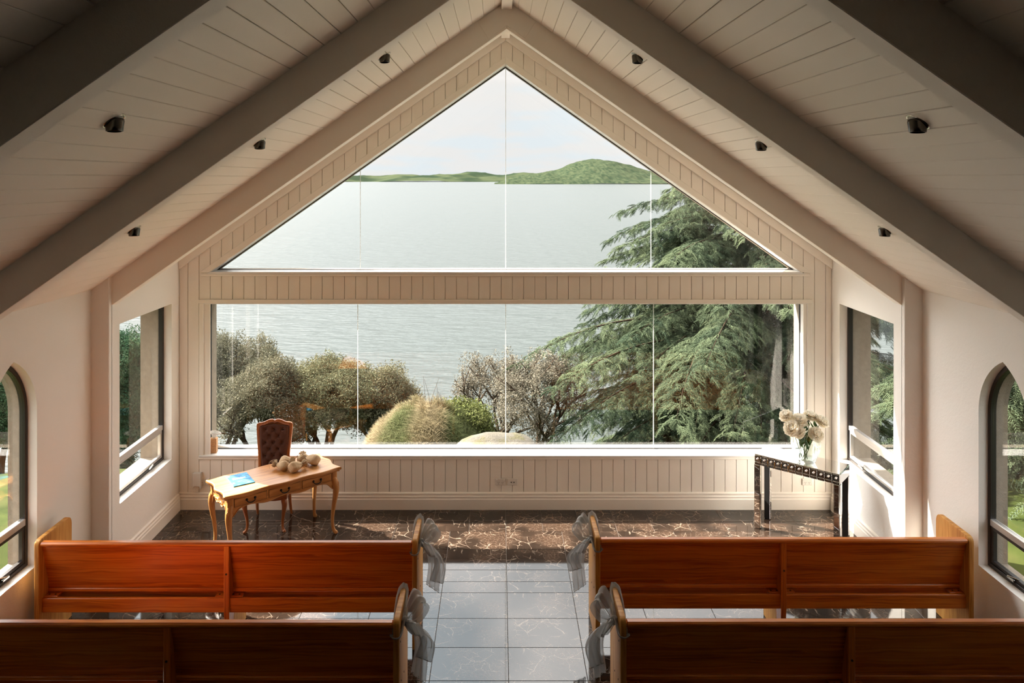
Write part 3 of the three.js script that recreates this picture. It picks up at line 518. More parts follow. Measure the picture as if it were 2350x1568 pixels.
    const rose = [-1, 1].map((s) => at(new THREE.SphereGeometry(1, 12, 8).scale(0.013, 0.013, 0.007), m + s * 0.042, 0.622, 0.260));
    part('handle', merge([...rose, loft(curve([V(m - 0.042, 0.622, 0.266), V(m - 0.036, 0.604, 0.272), V(m - 0.012, 0.594, 0.276), V(m + 0.012, 0.594, 0.276), V(m + 0.036, 0.604, 0.272), V(m + 0.042, 0.622, 0.266)], 20), 0.0048, 8)]), M.iron, dr);
  }
}
// blue folder with a pale label
{
  const f = thing('document_folder', 'glossy blue document folder with cream label on the desk', 'folder', [-2.728, DESK.h, -7.675], 0.60);
  part('cover', cbox(0.212, 0.010, 0.305, 0.002).translate(0, 0.005, 0), M.folder, f);
  part('paper_label', at(cbox(0.128, 0.0012, 0.030, 0.0003), -0.005, 0.0114, -0.022), M.label, f);
}
// five hessian drawstring pouches
{
  const bag = (sd) => { const path = [], rad = [], q = [[0, 0.012], [0.003, 0.028], [0.012, 0.041], [0.030, 0.046], [0.050, 0.043], [0.068, 0.036], [0.084, 0.026], [0.096, 0.016], [0.102, 0.0115], [0.107, 0.012], [0.115, 0.020], [0.124, 0.027], [0.132, 0.031]]; for (const [x, r] of q) { path.push(V(x - 0.055, 0, 0)); rad.push(r); }
    const fine = new THREE.CatmullRomCurve3(path).getPoints(36), fr = fine.map((p) => { for (let i = 0; i < q.length - 1; i++) if (p.x + 0.055 <= q[i + 1][0] + 1e-6) return lerp(rad[i], rad[i + 1], clamp((p.x + 0.055 - q[i][0]) / (q[i + 1][0] - q[i][0]), 0, 1)); return rad[rad.length - 1]; });
    const g = loft(fine, fr, 28, { flat: 0.86, caps: true }), p = g.attributes.position;
    for (let i = 0; i < p.count; i++) { const x = p.getX(i), y0 = p.getY(i), z0 = p.getZ(i), a = Math.atan2(y0, z0), pl = sstep(x, -0.005, 0.04), sq = 1 + 0.10 * Math.cos(a * 4) * (1 - pl), f = sq * (1 + pl * (0.13 * Math.sin(a * 8 + sd) + 0.08 * Math.sin(a * 13 + sd * 3)) + 0.22 * (fbm(x * 38 + sd * 7, Math.cos(a) * 1.6 + Math.sin(a) * 2.3 + 9, 3, 0, 0, 6) - 0.5)); p.setY(i, Math.max(y0 * f, -0.036)); p.setZ(i, z0 * f); } g.computeVertexNormals(); return g; };
  const spots = [[-2.375, -7.93, 2.75, 1.3, 'hessian drawstring pouch at the folder end of the pile'], [-2.215, -7.90, 0.85, 1.42, 'hessian drawstring pouch lying nearest the drawers'], [-2.365, -8.07, -0.6, 1.3, 'hessian drawstring pouch leaning below the chair back'], [-2.205, -8.15, 1.9, 1.35, 'hessian drawstring pouch at the top of the pile'], [-2.095, -8.08, 2.8, 1.5, 'plumpest hessian pouch at the far end of the pile']];
  spots.forEach(([x, z, turn, k, label], i) => {
    const o = thing('drawstring_pouch', label, 'pouch', [x, DESK.h + 0.0385 * k, z], turn, 'hessian pouches piled on the desk'), b = part('bag', bag(i + 1), M.burlap, o); b.rotation.z = i === 2 ? 0.25 : 0.06;
    const r = rng(i + 300), s = [];
    s.push(loft(curve([...Array(13).keys()].map((j) => V(0.050, Math.cos(j / 12 * 6.283) * 0.0135, Math.sin(j / 12 * 6.283) * 0.0155)), 24), 0.0022, 5));
    for (let j = 0; j < 3; j++) { const a = r() * 6; s.push(loft(curve([V(0.05, 0.012, 0), V(0.06 + r() * 0.03, 0.028 + r() * 0.012, (r() - 0.5) * 0.06), V(0.085 + r() * 0.03, 0.012 + r() * 0.02, (r() - 0.5) * 0.10), V(0.06 + r() * 0.05, -0.018, (r() - 0.5) * 0.12)], 16), 0.0015, 5)); }
    part('drawstring', merge(s), M.twine, o); o.scale.setScalar(k);
  });
}

// ================================================================== CHAIR
{
  const c = thing('upholstered_chair', 'carved wooden chair with buttoned brown velvet back behind the desk', 'chair', [-2.60, 0, -8.22], 0.06);
  const back = new THREE.Group(); back.name = 'backrest'; c.add(back); back.position.set(0, 0.44, -0.205); back.rotation.x = -0.10;
  const halfW = (y) => lerp(0.165, 0.200, sstep(y, 0.02, 0.50));                 // y from the seat
  const outline = (ins) => { const p = [], n = 26, Ht = 0.555; for (let i = 0; i <= n; i++) { const y = i / n * Ht; p.push([halfW(y) - ins + 0.006 * Math.cos(y * 9), y + (i === 0 ? ins : 0)]); }
    const w = p[p.length - 1][0]; for (const [u, yy] of [[1.0, 0.572], [0.96, 0.588], [0.86, 0.598], [0.72, 0.600], [0.58, 0.606], [0.44, 0.620], [0.28, 0.632], [0.14, 0.634], [0.05, 0.628], [0, 0.622]]) p.push([w * u, yy - ins]);
    return [...p, ...p.slice(0, -1).reverse().map(([x, y]) => [-x, y])]; };
  const fr = poly(outline(0)); fr.holes.push(hole(outline(0.036)));
  part('back_frame', soft(boxUV(new THREE.ExtrudeGeometry(fr, { depth: 0.016, bevelEnabled: true, bevelThickness: 0.009, bevelSize: 0.008, bevelOffset: -0.008, bevelSegments: 3 }).translate(0, 0, -0.012), true), 0.5), M.chair, back);
  part('back_board', ext(poly(outline(0.02)), 0.012, 0.002).translate(0, 0, -0.016), M.chair, back);
  const btn = []; for (let r = 0; r < 7; r++) for (let k = 0; k < (r % 2 ? 2 : 3); k++) btn.push([(r % 2 ? k - 0.5 : k - 1) * 0.096, 0.09 + r * 0.072]);
  const tuft = surf(48, 72, (u, v) => {
    const yb = 0.038 + v * 0.575, capTop = 0.60 - 0.028 * Math.abs(u - 0.5) * 2 + 0.0, y = Math.min(yb, capTop - 0.02), w = halfW(y) - 0.034, x = (u * 2 - 1) * w, edge = Math.min(1, Math.min(1 - Math.abs(u * 2 - 1), Math.min(v, 1 - v) * 2.2) * 7);
    let dp = 0; for (const [bx_, by] of btn) { const dx = x - bx_, dy = y - by, r2 = dx * dx + dy * dy; dp = Math.max(dp, Math.exp(-r2 / 0.00042)); const l = Math.abs(Math.abs(dx) * 0.83 - Math.abs(dy) * 0.55); if (r2 < 0.0036) dp = Math.max(dp, 0.42 * Math.exp(-l * l / 0.00002) * (1 - r2 / 0.0036)); }
    return [x, y, 0.004 + 0.030 * Math.sqrt(Math.max(0, edge)) - 0.022 * dp];
  }); shiftUV(tuft, 0, 0); { const a = tuft.attributes.uv.array; for (let i = 0; i < a.length; i += 2) { a[i] *= 0.36; a[i + 1] *= 0.56; } }
  const pad = part('back_cushion', tuft, M.velvet, back);
  { const bg = new THREE.SphereGeometry(0.0075, 10, 6).scale(1, 1, 0.6); for (const [x, y] of btn) if (y < 0.57) part('button', bg, M.button, pad).position.set(x, y, 0.0155); }
  for (const s of [-1, 1]) part('back_stile', loft(curve([V(s * 0.168, 0.40, -0.20), V(s * 0.170, 0.44, -0.205), V(s * 0.172, 0.50, -0.212)], 6), 0.018, 8), M.chair, c);
  part('seat_rail', soft(boxUV(new THREE.ExtrudeGeometry(poly([[-0.215, -0.22], [-0.23, 0.0], [-0.235, 0.2], [-0.12, 0.235], [0.12, 0.235], [0.235, 0.2], [0.23, 0], [0.215, -0.22]].map(([x, y]) => [x, -y])), { depth: 0.055, bevelEnabled: true, bevelThickness: 0.006, bevelSize: 0.006, bevelOffset: -0.006, bevelSegments: 2 }).rotateX(-Math.PI / 2).translate(0, 0.355, 0)), 0.5), M.chair, c);
  part('seat_cushion', surf(24, 24, (u, v) => { const x = (u * 2 - 1) * 0.212, z = (v * 2 - 1) * 0.205, e = Math.min(1 - Math.abs(u * 2 - 1), 1 - Math.abs(v * 2 - 1)); return [x, 0.415 + 0.045 * Math.sqrt(Math.min(1, e * 3)), z + 0.005]; }), M.velvet, c);
  for (const s of [-1, 1]) {
    part('leg', cabriole(s * 0.195, 0.185, s, 1, 0.37, 0.85, 8), M.chair, c);
    part('leg', loft(curve([V(s * 0.180, 0.40, -0.19), V(s * 0.180, 0.22, -0.195), V(s * 0.185, 0.08, -0.225), V(s * 0.188, 0, -0.255)], 12), [...Array(13).keys()].map((i) => 0.021 - 0.0006 * i), 8), M.chair, c);
  }
}

// ================================================================== MIRRORED TABLE
{
  const t = thing('console_table', 'narrow mirrored console table with a row of tiny knobs', 'table', [3.150, 0, -7.985], -0.702), L = 0.88, D = 0.35, H = 0.806, hx = L / 2, hz = D / 2;
  part('table_top', bx(-hx, hx, H - 0.010, H, -hz, hz, 0.004), M.mirror, t);
  part('carcass', bx(-hx + 0.006, hx - 0.006, H - 0.112, H - 0.011, -hz + 0.006, hz - 0.012, 0.002), M.black, t);
  const tw = L / 12;
  for (let i = 0; i < 12; i++) {
    const a = -hx + i * tw, u = part('mirror_tile', bx(a + 0.0015, a + tw - 0.0015, H - 0.083, H - 0.012, hz - 0.013, hz - 0.002, 0.004), M.mirror, t);
    part('knob', merge([new THREE.SphereGeometry(0.011, 14, 10).translate(a + tw / 2, H - 0.048, hz + 0.008), at(new THREE.CylinderGeometry(0.005, 0.007, 0.01, 10), a + tw / 2, H - 0.048, hz + 0.0, Math.PI / 2)]), M.crystal, u);
    part('lower_mirror_tile', bx(a + 0.0015, a + tw - 0.0015, H - 0.114, H - 0.086, hz - 0.013, hz - 0.004, 0.003), M.mirror, t);
  }
  for (const s of [-1, 1]) part('end_mirror', bx(s * (hx - 0.007), s * hx, H - 0.112, H - 0.012, -hz, hz - 0.014, 0.003), M.mirror, t);
  for (const sx of [-1, 1]) for (const sz of [-1, 1]) {
    const lx = sx * (hx - 0.030), lz = sz * (hz - 0.032), q = 0.028, leg = part('leg', bx(lx - q, lx + q, 0.006, H - 0.113, lz - q, lz + q, 0.002), M.black, t);
    if (sz > 0) part('front_mirror', bx(lx - q + 0.001, lx + q - 0.001, 0.008, H - 0.115, lz + q, lz + q + 0.005, 0.0035), M.mirror, leg);
    part('side_mirror', bx(lx + sx * q, lx + sx * (q + 0.004), 0.008, H - 0.115, lz - q + 0.001, lz + q - 0.001, 0.003), M.mirror, leg);
    part('side_mirror', bx(lx - sx * q, lx - sx * (q + 0.004), 0.008, H - 0.115, lz + (sz > 0 ? -q * 0.2 : -q + 0.001), lz + q - 0.001, 0.003), M.mirror, leg);
    part('foot', bx(lx - 0.02, lx + 0.02, 0, 0.008, lz - 0.02, lz + 0.02, 0.002), M.black, leg);
  }
}
// vase and peonies
{
  const VX = 3.165, VZ = -7.90, VY = 0.806;
  const v = thing('glass_vase', 'clear flared glass vase of peonies on the mirrored table', 'vase', [VX, VY, VZ]);
  const prof = [[0.0, 0], [0.080, 0], [0.088, 0.004], [0.100, 0.020], [0.122, 0.075], [0.140, 0.14], [0.152, 0.21], [0.160, 0.28], [0.165, 0.335], [0.162, 0.338], [0.155, 0.334], [0.150, 0.28], [0.142, 0.21], [0.130, 0.14], [0.112, 0.08], [0.090, 0.034], [0.0, 0.026]].map(([x, y]) => new THREE.Vector2(x, y));
  part('vessel', new THREE.LatheGeometry(prof, 48), M.vase, v);
  part('water', new THREE.LatheGeometry([[0, 0.029], [0.086, 0.036], [0.108, 0.080], [0.126, 0.14], [0.131, 0.155], [0, 0.155]].map(([x, y]) => new THREE.Vector2(x, y)), 40), M.water, v);
  const petal = (w, l, cup, curl, c0, c1) => {
    const g = surf(6, 7, (u, q) => { const x = (u * 2 - 1), ww = w * Math.sqrt(Math.max(0.03, 1 - Math.pow((q - 0.55) / 0.5, 2))), ruf = 0.13 * w * Math.sin(x * 7 + q * 5 + w * 900) * q * q; return [x * ww, l * (q - 0.10 * x * x * q), cup * l * (x * x * 0.55) * 1 + curl * l * q * q + ruf]; });
    const p = g.attributes.uv, col = new Float32Array(p.count * 3); for (let i = 0; i < p.count; i++) { const t = Math.pow(p.getY(i), 0.7); col.set([lerp(c0[0], c1[0], t), lerp(c0[1], c1[1], t), lerp(c0[2], c1[2], t)], i * 3); } g.setAttribute('color', new THREE.BufferAttribute(col, 3)); return g;
  };
  const bloom = (seed, R) => { const r = rng(seed), list = [], layers = [[7, 0.15, 0.50, 0.65], [10, 0.40, 0.66, 0.6], [12, 0.66, 0.80, 0.55], [14, 0.92, 0.92, 0.45], [15, 1.2, 1.0, 0.35], [14, 1.5, 1.0, 0.2], [10, 1.85, 0.95, 0.05]];
    layers.forEach(([n, tilt, len, curl], li) => { for (let k = 0; k < n; k++) { const l = R * len * (0.9 + 0.2 * r()), g = petal(R * (0.30 + 0.05 * li) * (0.9 + 0.2 * r()), l, 0.32, -curl * 0.8, [0.98, 0.80, 0.52], [0.99, 0.95, 0.85]); const a = (k + r() * 0.5 + li * 0.37) / n * 6.283; g.applyMatrix4(new THREE.Matrix4().makeRotationX(tilt + (r() - 0.5) * 0.25)); g.translate(0, -R * 0.12, R * 0.10 * li * 0.3); g.applyMatrix4(new THREE.Matrix4().makeRotationY(a)); list.push(g); } });
    return merge(list); };
  const leafG = surf(4, 8, (u, q) => { const x = u * 2 - 1, w = 0.018 * Math.sin(Math.PI * Math.min(1, q * 0.96 + 0.02)); return [x * w, 0.09 * q, 0.02 * q * q + 0.5 * Math.abs(x) * w]; });
  const spots = [[2.966, 1.285, -7.93, 0.062, 'cream peony at the top of the vase nearest the lake window'], [2.975, 1.195, -7.80, 0.068, 'cream peony drooping below the highest lakeward bloom'], [3.085, 1.252, -7.88, 0.070, 'full round cream peony in the middle of the bouquet'], [3.235, 1.272, -7.96, 0.066, 'upright cream peony standing behind the yellow hearted bloom'], [3.335, 1.232, -7.90, 0.066, 'yellow hearted cream peony farthest towards the bay window'], [3.232, 1.135, -7.79, 0.066, 'cream peony hanging lowest over the vase rim'], [3.045, 1.160, -7.80, 0.058, 'small cream peony tucked beside the drooping bloom'], [3.160, 1.215, -7.98, 0.064, 'cream peony half hidden at the back of the bouquet']];
  spots.forEach(([x, y, z, R, label], i) => {
    const f = thing('peony', label, 'flower', [x, y, z], 0, 'cream peonies in the glass vase'), r = rng(700 + i), out = V(x - VX, 0.16 + (y - 1.1) * 0.7, z - VZ + 0.07).normalize();
    const b = part('bloom', bloom(500 + i, R * 1.08), M.petal, f); b.quaternion.setFromUnitVectors(V(0, 1, 0), out);
    const base = V(VX - x + (VX - x) * -0.25 * 0 + (r() - 0.5) * 0.09, VY + 0.040 - y, VZ - z + (r() - 0.5) * 0.09), nb = out.clone().multiplyScalar(-R * 0.35);
    const mid = V(lerp(nb.x, base.x, 0.45), lerp(nb.y, base.y, 0.38), lerp(nb.z, base.z, 0.45)), path = curve([base, mid, nb], 14);
    const st = part('stem', loft(path, 0.0034, 6), M.stem, f);
    for (let k = 0; k < 8; k++) { const q = path[4 + Math.floor(r() * 9)], m = part('leaf', leafG, M.leaf, st); m.position.copy(q); m.rotation.set(0.3 + r() * 0.5, r() * 6.28, 0, 'YXZ'); const wx = x + q.x - VX, wz = z + q.z - VZ; m.rotation.y = Math.atan2(-wx, -wz) + (r() - 0.5) * 2; m.scale.setScalar(0.8 + r() * 0.45); }
  });
}

// ================================================================== SMALL THINGS ON SILL AND WALL
{
  const b = thing('tissue_box', 'tall speckled tissue box with white tissue on the lower window sill', 'tissue box', [-3.385, LOW.y0, -8.685], 0.12);
  part('carton', cbox(0.074, 0.165, 0.074, 0.002).translate(0, 0.0825, 0), M.kraft, b);
  const r = rng(12), g = surf(16, 12, (u, v) => { const a = u * 6.283, k = 0.012 + 0.052 * Math.pow(v, 0.8) * (0.75 + 0.45 * Math.sin(a * 2 + 0.6) + 0.12 * Math.sin(a * 7)); return [Math.cos(a) * k + 0.020 * v, 0.160 + 0.075 * Math.sin(v * 2.2) - 0.02 * v * Math.sin(a), Math.sin(a) * k * 0.5]; });
  part('tissue', g, M.tissue, b);
}
function outlet(label, x, kind) {
  const o = thing('wall_outlet', label, 'outlet', [x, 0.312, -BACK + 0.002], 0, 'wall outlets on the gable wall');
  part('plate', cbox(0.116, 0.076, 0.010, 0.003).translate(0, 0, 0.004), M.whitePlastic, o);
  if (kind === 'power') {
    const slots = []; for (const s of [-1, 1]) { slots.push(at(cbox(0.003, 0.009, 0.002, 0.0004), s * 0.022 - 0.007, -0.006, 0.0095, 0, 0, 0.5), at(cbox(0.003, 0.009, 0.002, 0.0004), s * 0.022 + 0.007, -0.006, 0.0095, 0, 0, -0.5), at(cbox(0.003, 0.009, 0.002, 0.0004), s * 0.022, -0.021, 0.0095)); }
    part('socket_slots', merge(slots), M.plug, o, null, 'stuff');
    for (const s of [-1, 1]) part('switch', cbox(0.018, 0.010, 0.006, 0.002).translate(s * 0.042, 0.022, 0.010), M.whitePlastic, o);
  } else for (const s of [-1, 1]) part('jack', at(new THREE.CylinderGeometry(0.006, 0.006, 0.006, 12), s * 0.016, -0.003, 0.010, Math.PI / 2), M.plug, o);
}
outlet('double power outlet low in the middle of the gable wall', -0.058, 'power');
outlet('two hole cable outlet beside the middle power outlet', 0.082, 'jack');
outlet('power outlet on the gable wall behind the mirrored table', 3.465, 'power');
outlet('power outlet beside the white wall unit behind the desk', -3.465, 'power');
{
  const u = thing('plug_in_unit', 'white wall unit with a notched lower edge beside the desk', 'wall unit', [-3.53, 0.255, -BACK + 0.002]);
  part('front_cover', ext(poly([[-0.047, 0.170], [0.047, 0.170], [0.047, -0.004], [0.022, 0.024], [-0.024, 0.024], [-0.047, -0.004]]), 0.006, 0.001).translate(0, 0, 0.046), M.whitePlastic, u);
  for (const s of [-1, 1]) part('side_cover', bx(s * 0.041, s * 0.047, 0.0, 0.170, 0, 0.047, 0.001), M.whitePlastic, u);
  part('lid', bx(-0.047, 0.047, 0.164, 0.170, 0, 0.047, 0.001), M.whitePlastic, u);
}
// eyeball downlights, switched off
{
  const spots = [[-1, 6.05, 'eyeball downlight nearest the ridge on the desk side slope'], [-2, 6.02, 'middle eyeball downlight of the lit row on the desk side'], [-3, 6.0, 'lowest eyeball downlight above the desk side wall'], [-2, 3.75, 'shaded eyeball downlight between the nearer rafters, desk side'], [1.03, 5.95, 'eyeball downlight nearest the ridge on the table side slope'], [2.02, 5.97, 'middle eyeball downlight of the lit row on the table side'], [3.0, 5.96, 'lowest eyeball downlight above the table side wall'], [2.01, 3.72, 'shaded eyeball downlight between the nearer rafters, table side']];
  const ringG = new THREE.LatheGeometry([[0.046, -0.010], [0.050, 0.001], [0.057, 0.003], [0.0605, 0.0005], [0.0605, -0.003], [0.046, -0.012]].map(([x, y]) => new THREE.Vector2(x, -y)), 32);
  const ballG = new THREE.LatheGeometry([[0.034, -0.052], [0.040, -0.050], [0.042, -0.030], [0.047, 0.0], [0.045, 0.012], [0.038, 0.012], [0.036, -0.030], [0.034, -0.052]].map(([x, y]) => new THREE.Vector2(x, y)), 28), lampG = new THREE.CylinderGeometry(0.034, 0.026, 0.01, 24).translate(0, -0.030, 0);
  for (const [x, d, label] of spots) {
    const o = thing('downlight', label, 'downlight', [x, ceil(x), -d], 0, 'eyeball downlights in the sloping ceiling'); o.rotation.z = -Math.sign(x) * SLOPE;
    part('trim_ring', ringG, M.chrome, o); const b = part('eyeball', ballG, M.darkChrome, o); b.rotation.z = Math.sign(x) * SLOPE * 0.9; b.rotation.x = -0.1; part('lamp_face', lampG, M.black, b);
  }
}

// ================================================================== OUTSIDE
const LAKE = EYE - 25;
const prof1 = (d) => { const k = [[-20, -0.35], [9, -0.42], [11, -0.62], [14, -1.7], [18, -3.3], [24, -5.8], [40, -13.5], [58, -21.9], [75, -24]]; for (let i = 0; i < k.length - 1; i++) if (d <= k[i + 1][0]) return lerp(k[i][1], k[i + 1][1], clamp((d - k[i][0]) / (k[i + 1][0] - k[i][0]), 0, 1)); return -24; };
const groundY = (x, z) => prof1(-z + Math.max(0, Math.abs(x) - 9) * 0.35) + 0.25 * (fbm(x * 0.35 + 50, z * 0.35 + 50, 3, 0, 0, 3) - 0.5);
{
  const nx = 90, nz = 80, g = surf(nx, nz, (u, v) => { const x = -45 + u * 100, z = 12 - v * 84; return [x, groundY(x, z) - (Math.abs(x) < 4.4 && z > -9.1 ? 0.3 : 0), z]; });
  const uv = g.attributes.uv.array, p = g.attributes.position; for (let i = 0; i < p.count; i++) { uv[i * 2] = p.getX(i); uv[i * 2 + 1] = p.getZ(i); }
  single('hillside_ground', g, M.ground, 'grassy ground sloping from the chapel down to the lake', 'ground', null, 'structure');
}
{
  const g = new THREE.PlaneGeometry(16000, 12000, 1, 1).rotateX(-Math.PI / 2).translate(0, LAKE, -6000 - 30), uv = g.attributes.uv.array, p = g.attributes.position;
  for (let i = 0; i < p.count; i++) { uv[i * 2] = p.getX(i); uv[i * 2 + 1] = p.getZ(i); }
  M.lake = P({ color: rgb(0.028, 0.034, 0.032), roughness: 0.25, specularIntensity: 0.8, bumpMap: T.water, bumpScale: 0.55, ior: 1.33 });
  single('lake', g, M.lake, 'wide pale rippled lake beyond the windows', 'lake', null, 'structure');
}
// far shore and wooded island
function hills(name, label, d0, depth, x0, x1, nx, nz, height, colour, rough) {
  const g = surf(nx, nz, (u, v) => { const x = lerp(x0, x1, u), z = -d0 - v * depth, b = Math.sin(Math.PI * Math.min(1, v * 1.15 + 0.02) * 0.5), n = fbm(x * rough * 0.02, z * rough * 0.02, 4, 0, 0, 8); return [x, LAKE - 1 + height(x, v) * b + (n - 0.45) * (6 / rough) * 2.6 * Math.min(1, v * 6 + 0.3), z]; });
  const p = g.attributes.position, col = new Float32Array(p.count * 3);
  for (let i = 0; i < p.count; i++) col.set(colour(p.getX(i), p.getY(i), p.getZ(i)), i * 3);
  g.setAttribute('color', new THREE.BufferAttribute(col, 3));
  return single(name, g, P({ vertexColors: true, roughness: 1, specularIntensity: 0 }), label, 'hill', null, 'structure');
}
const forest = (t) => [lerp(0.013, 0.029, t), lerp(0.020, 0.036, t), lerp(0.012, 0.020, t)];          // native bush to pasture green, alike on both
const islandH = (px) => { const k = [[1140, 0], [1152, 3], [1165, 9], [1190, 15], [1240, 23], [1300, 31], [1340, 44], [1380, 58], [1420, 64], [1460, 60], [1500, 50], [1560, 34], [1700, 12], [1800, 0]]; for (let i = 0; i < k.length - 1; i++) if (px <= k[i + 1][0]) return lerp(k[i][1], k[i + 1][1], clamp((px - k[i][0]) / (k[i + 1][0] - k[i][0]), 0, 1)); return 0; };
hills('island_hill', 'wooded green island rising from the lake', 2860, 900, -20, 1100, 260, 46, (x) => islandH(1146 + x / 1.666) * 1.78, (x, y, z) => { const n = fbm(x * 0.16, z * 0.10, 4, 0, 0, 4), m = fbm(x * 0.008, z * 0.008, 3, 0, 0, 6), t = sstep(n, 0.3, 0.7); return forest(t); }, 1.0);
hills('far_shore_hill', 'low hills along the far shore of the lake', 4500, 900, -5000, 5000, 300, 26, (x) => 24 + 18 * fbm(x * 0.0016 + 30, 0.5, 3, 0, 0, 12) + 14 * sstep(fbm(x * 0.0007 + 3, 2.5, 2, 0, 0, 13), 0.42, 0.6) , (x, y, z) => { const n = fbm(x * 0.006, z * 0.004, 4, 0, 0, 14), t = sstep(n, 0.45, 0.6); return forest(t); }, 0.25);

// ---- broadleaf trees
const leafCluster = (seed, n, R, len, wid) => {                       // a bunch of small pointed leaves
  const r = rng(seed), pos = [];
  for (let i = 0; i < n; i++) {
    const c = V(r() - 0.5, r() - 0.5, r() - 0.5).normalize().multiplyScalar(R * Math.cbrt(r())), a = V(r() - 0.5, r() * 0.8 - 0.2, r() - 0.5).normalize(), b = a.clone().cross(V(r() - 0.5, r() - 0.5, r() - 0.5)).normalize(), l = len * (0.7 + 0.6 * r()), w = wid * (0.7 + 0.6 * r());
    const p0 = c, p1 = c.clone().addScaledVector(a, l * 0.5).addScaledVector(b, w), p2 = c.clone().addScaledVector(a, l), p3 = c.clone().addScaledVector(a, l * 0.5).addScaledVector(b, -w);
    for (const q of [p0, p1, p2, p0, p2, p3]) pos.push(q.x, q.y, q.z);
  }
  const g = new THREE.BufferGeometry(); g.setAttribute('position', new THREE.BufferAttribute(new Float32Array(pos), 3)); g.computeVertexNormals(); return g;
};
function scatter(name, geo, mat, list, parent) {                      // list of [Matrix4, Color]
  const m = new THREE.InstancedMesh(geo, mat, list.length); m.name = name; m.userData.kind = 'stuff';
  list.forEach(([mx, c], i) => { m.setMatrixAt(i, mx); m.setColorAt(i, c); }); parent.add(m); return m;
}
M.leaves = P({ color: 0xffffff, roughness: 0.9, specularIntensity: 0.12, transmission: 0.25, thickness: 0, side: THREE.DoubleSide });
const clusters = [1, 2, 3].map((k) => leafCluster(k * 17, 44, 0.16, 0.052, 0.014));
function broadTree(label, px, topPx, d, hwPx, seed, { tone = [0.066, 0.066, 0.043], tone2 = [0.112, 0.104, 0.067], thick = 0.50, density = 1, name = 'broadleaf_tree', group = 'broadleaf trees on the slope below the chapel', bark = M.barkGrey, full = false, trunks = 4 } = {}) {
  const k = d / FPX, X = (px - 1146) * k - 0.07, Yt = EYE - (topPx - 408) * k, R = hwPx * k, gy = groundY(X, -d) - 0.1, H = Yt - gy, t = thing(name, label, 'tree', [X, gy, -d], 0, group), r = rng(seed), wood = [], tips = [];
  const grow = (p, dir, len, rad, lvl) => {
    const q = [p.clone()], n = 5; let v = dir.clone(); for (let i = 0; i < n; i++) { v.add(V((r() - 0.5) * 0.5, (r() - 0.4) * 0.25, (r() - 0.5) * 0.5)).normalize(); q.push(q[i].clone().addScaledVector(v, len / n)); }
    wood.push(loft(q, q.map((_, i) => rad * (1 - 0.45 * i / n)), lvl > 1 ? 4 : 6, { caps: false }));
    const e = q[n]; if (lvl >= 3 || e.y > H * 0.94 || Math.hypot(e.x, e.z) > R) { tips.push(e); tips.push(q[3]); return; }
    const m = lvl === 0 ? 3 : 3; for (let i = 0; i < m; i++) { const a = r() * 6.28, sp = 0.75; grow(q[n - (i % 2)], v.clone().add(V(Math.cos(a) * sp, 0.1 + r() * 0.35, Math.sin(a) * sp)).normalize(), len * (0.62 + 0.2 * r()), rad * 0.58, lvl + 1); }
  };
  for (let i = 0; i < trunks; i++) { const a = i / trunks * 6.28 + r(); grow(V(Math.cos(a) * 0.12, 0, Math.sin(a) * 0.12), V(Math.cos(a) * 0.32 * R / Math.max(H, 1), 1, Math.sin(a) * 0.32 * R / Math.max(H, 1)).normalize(), H * 0.40, 0.05 + 0.012 * H, 0); }
  part('branches', merge(wood), bark, t);
  const list = clusters.map(() => []), N = Math.round(2000 * density * Math.max(0.5, R * R * 0.5)), ch = full ? H * 0.98 : H * thick * 1.5, cy = H - ch * 0.5;
  const lumps = [...Array(12).keys()].map(() => V((r() - 0.5) * 1.5 * R, cy + (r() - 0.35) * ch * 0.55, (r() - 0.5) * 1.5 * R));
  for (let i = 0; i < N; i++) {
    let p; const w = r();
    if (w < (full ? 0.2 : 0.55)) { const c = tips[Math.floor(r() * tips.length)], q = (full ? 0.3 : 0.12 + 0.16 * R) * Math.cbrt(r()), a = r() * 6.28, b = Math.acos(2 * r() - 1); p = V(c.x + Math.sin(b) * Math.cos(a) * q, c.y + Math.cos(b) * q * 0.8, c.z + Math.sin(b) * Math.sin(a) * q); }
    else if (w < (full ? 0.5 : 0.85)) { const c = lumps[Math.floor(r() * 12)], a = r() * 6.28, b = Math.acos(2 * r() - 1), q = R * 0.40 * Math.cbrt(0.35 + 0.65 * r()); p = V(c.x + Math.sin(b) * Math.cos(a) * q, c.y + Math.cos(b) * q * 0.7, c.z + Math.sin(b) * Math.sin(a) * q); }
    else { const a = r() * 6.28, u = full ? r() * 2 - 1 : r() * 1.15 - 0.15, s = Math.sqrt(Math.max(0, 1 - u * u)), q = 0.66 + 0.42 * fbm(a * 3.5, u * 4 + seed, 3, 0, 0, seed); p = V(Math.cos(a) * s * R * q, cy + u * ch * 0.5 * q, Math.sin(a) * s * R * q); }
    if (p.y > H * 1.03 || p.y < (full ? 0.1 : H * 0.3) || Math.hypot(p.x, p.z) > R * 1.15) continue;
    const m = new THREE.Matrix4().compose(p, new THREE.Quaternion().setFromEuler(new THREE.Euler(r() * 6, r() * 6, r() * 6)), V(1, 1, 1).multiplyScalar(0.7 + 0.6 * r())), f = clamp(fbm(p.x * 1.3 + seed, p.y * 1.3 + p.z, 3, 0, 0, 5) * 1.4 - 0.2 + (r() - 0.5) * 0.5, 0, 1);
    list[i % 3].push([m, rgb(lerp(tone[0], tone2[0], f), lerp(tone[1], tone2[1], f), lerp(tone[2], tone2[2], f))]);
  }
  list.forEach((l, i) => scatter('foliage', clusters[i], M.leaves, l, t));
  return t;
}
broadTree('tall olive tree at the desk end of the lower window', 505, 782, 24, 118, 101, { thick: 0.5, density: 1.15 });
broadTree('olive tree filling the gap beside the tallest one', 612, 838, 22, 92, 102, { thick: 0.45 });
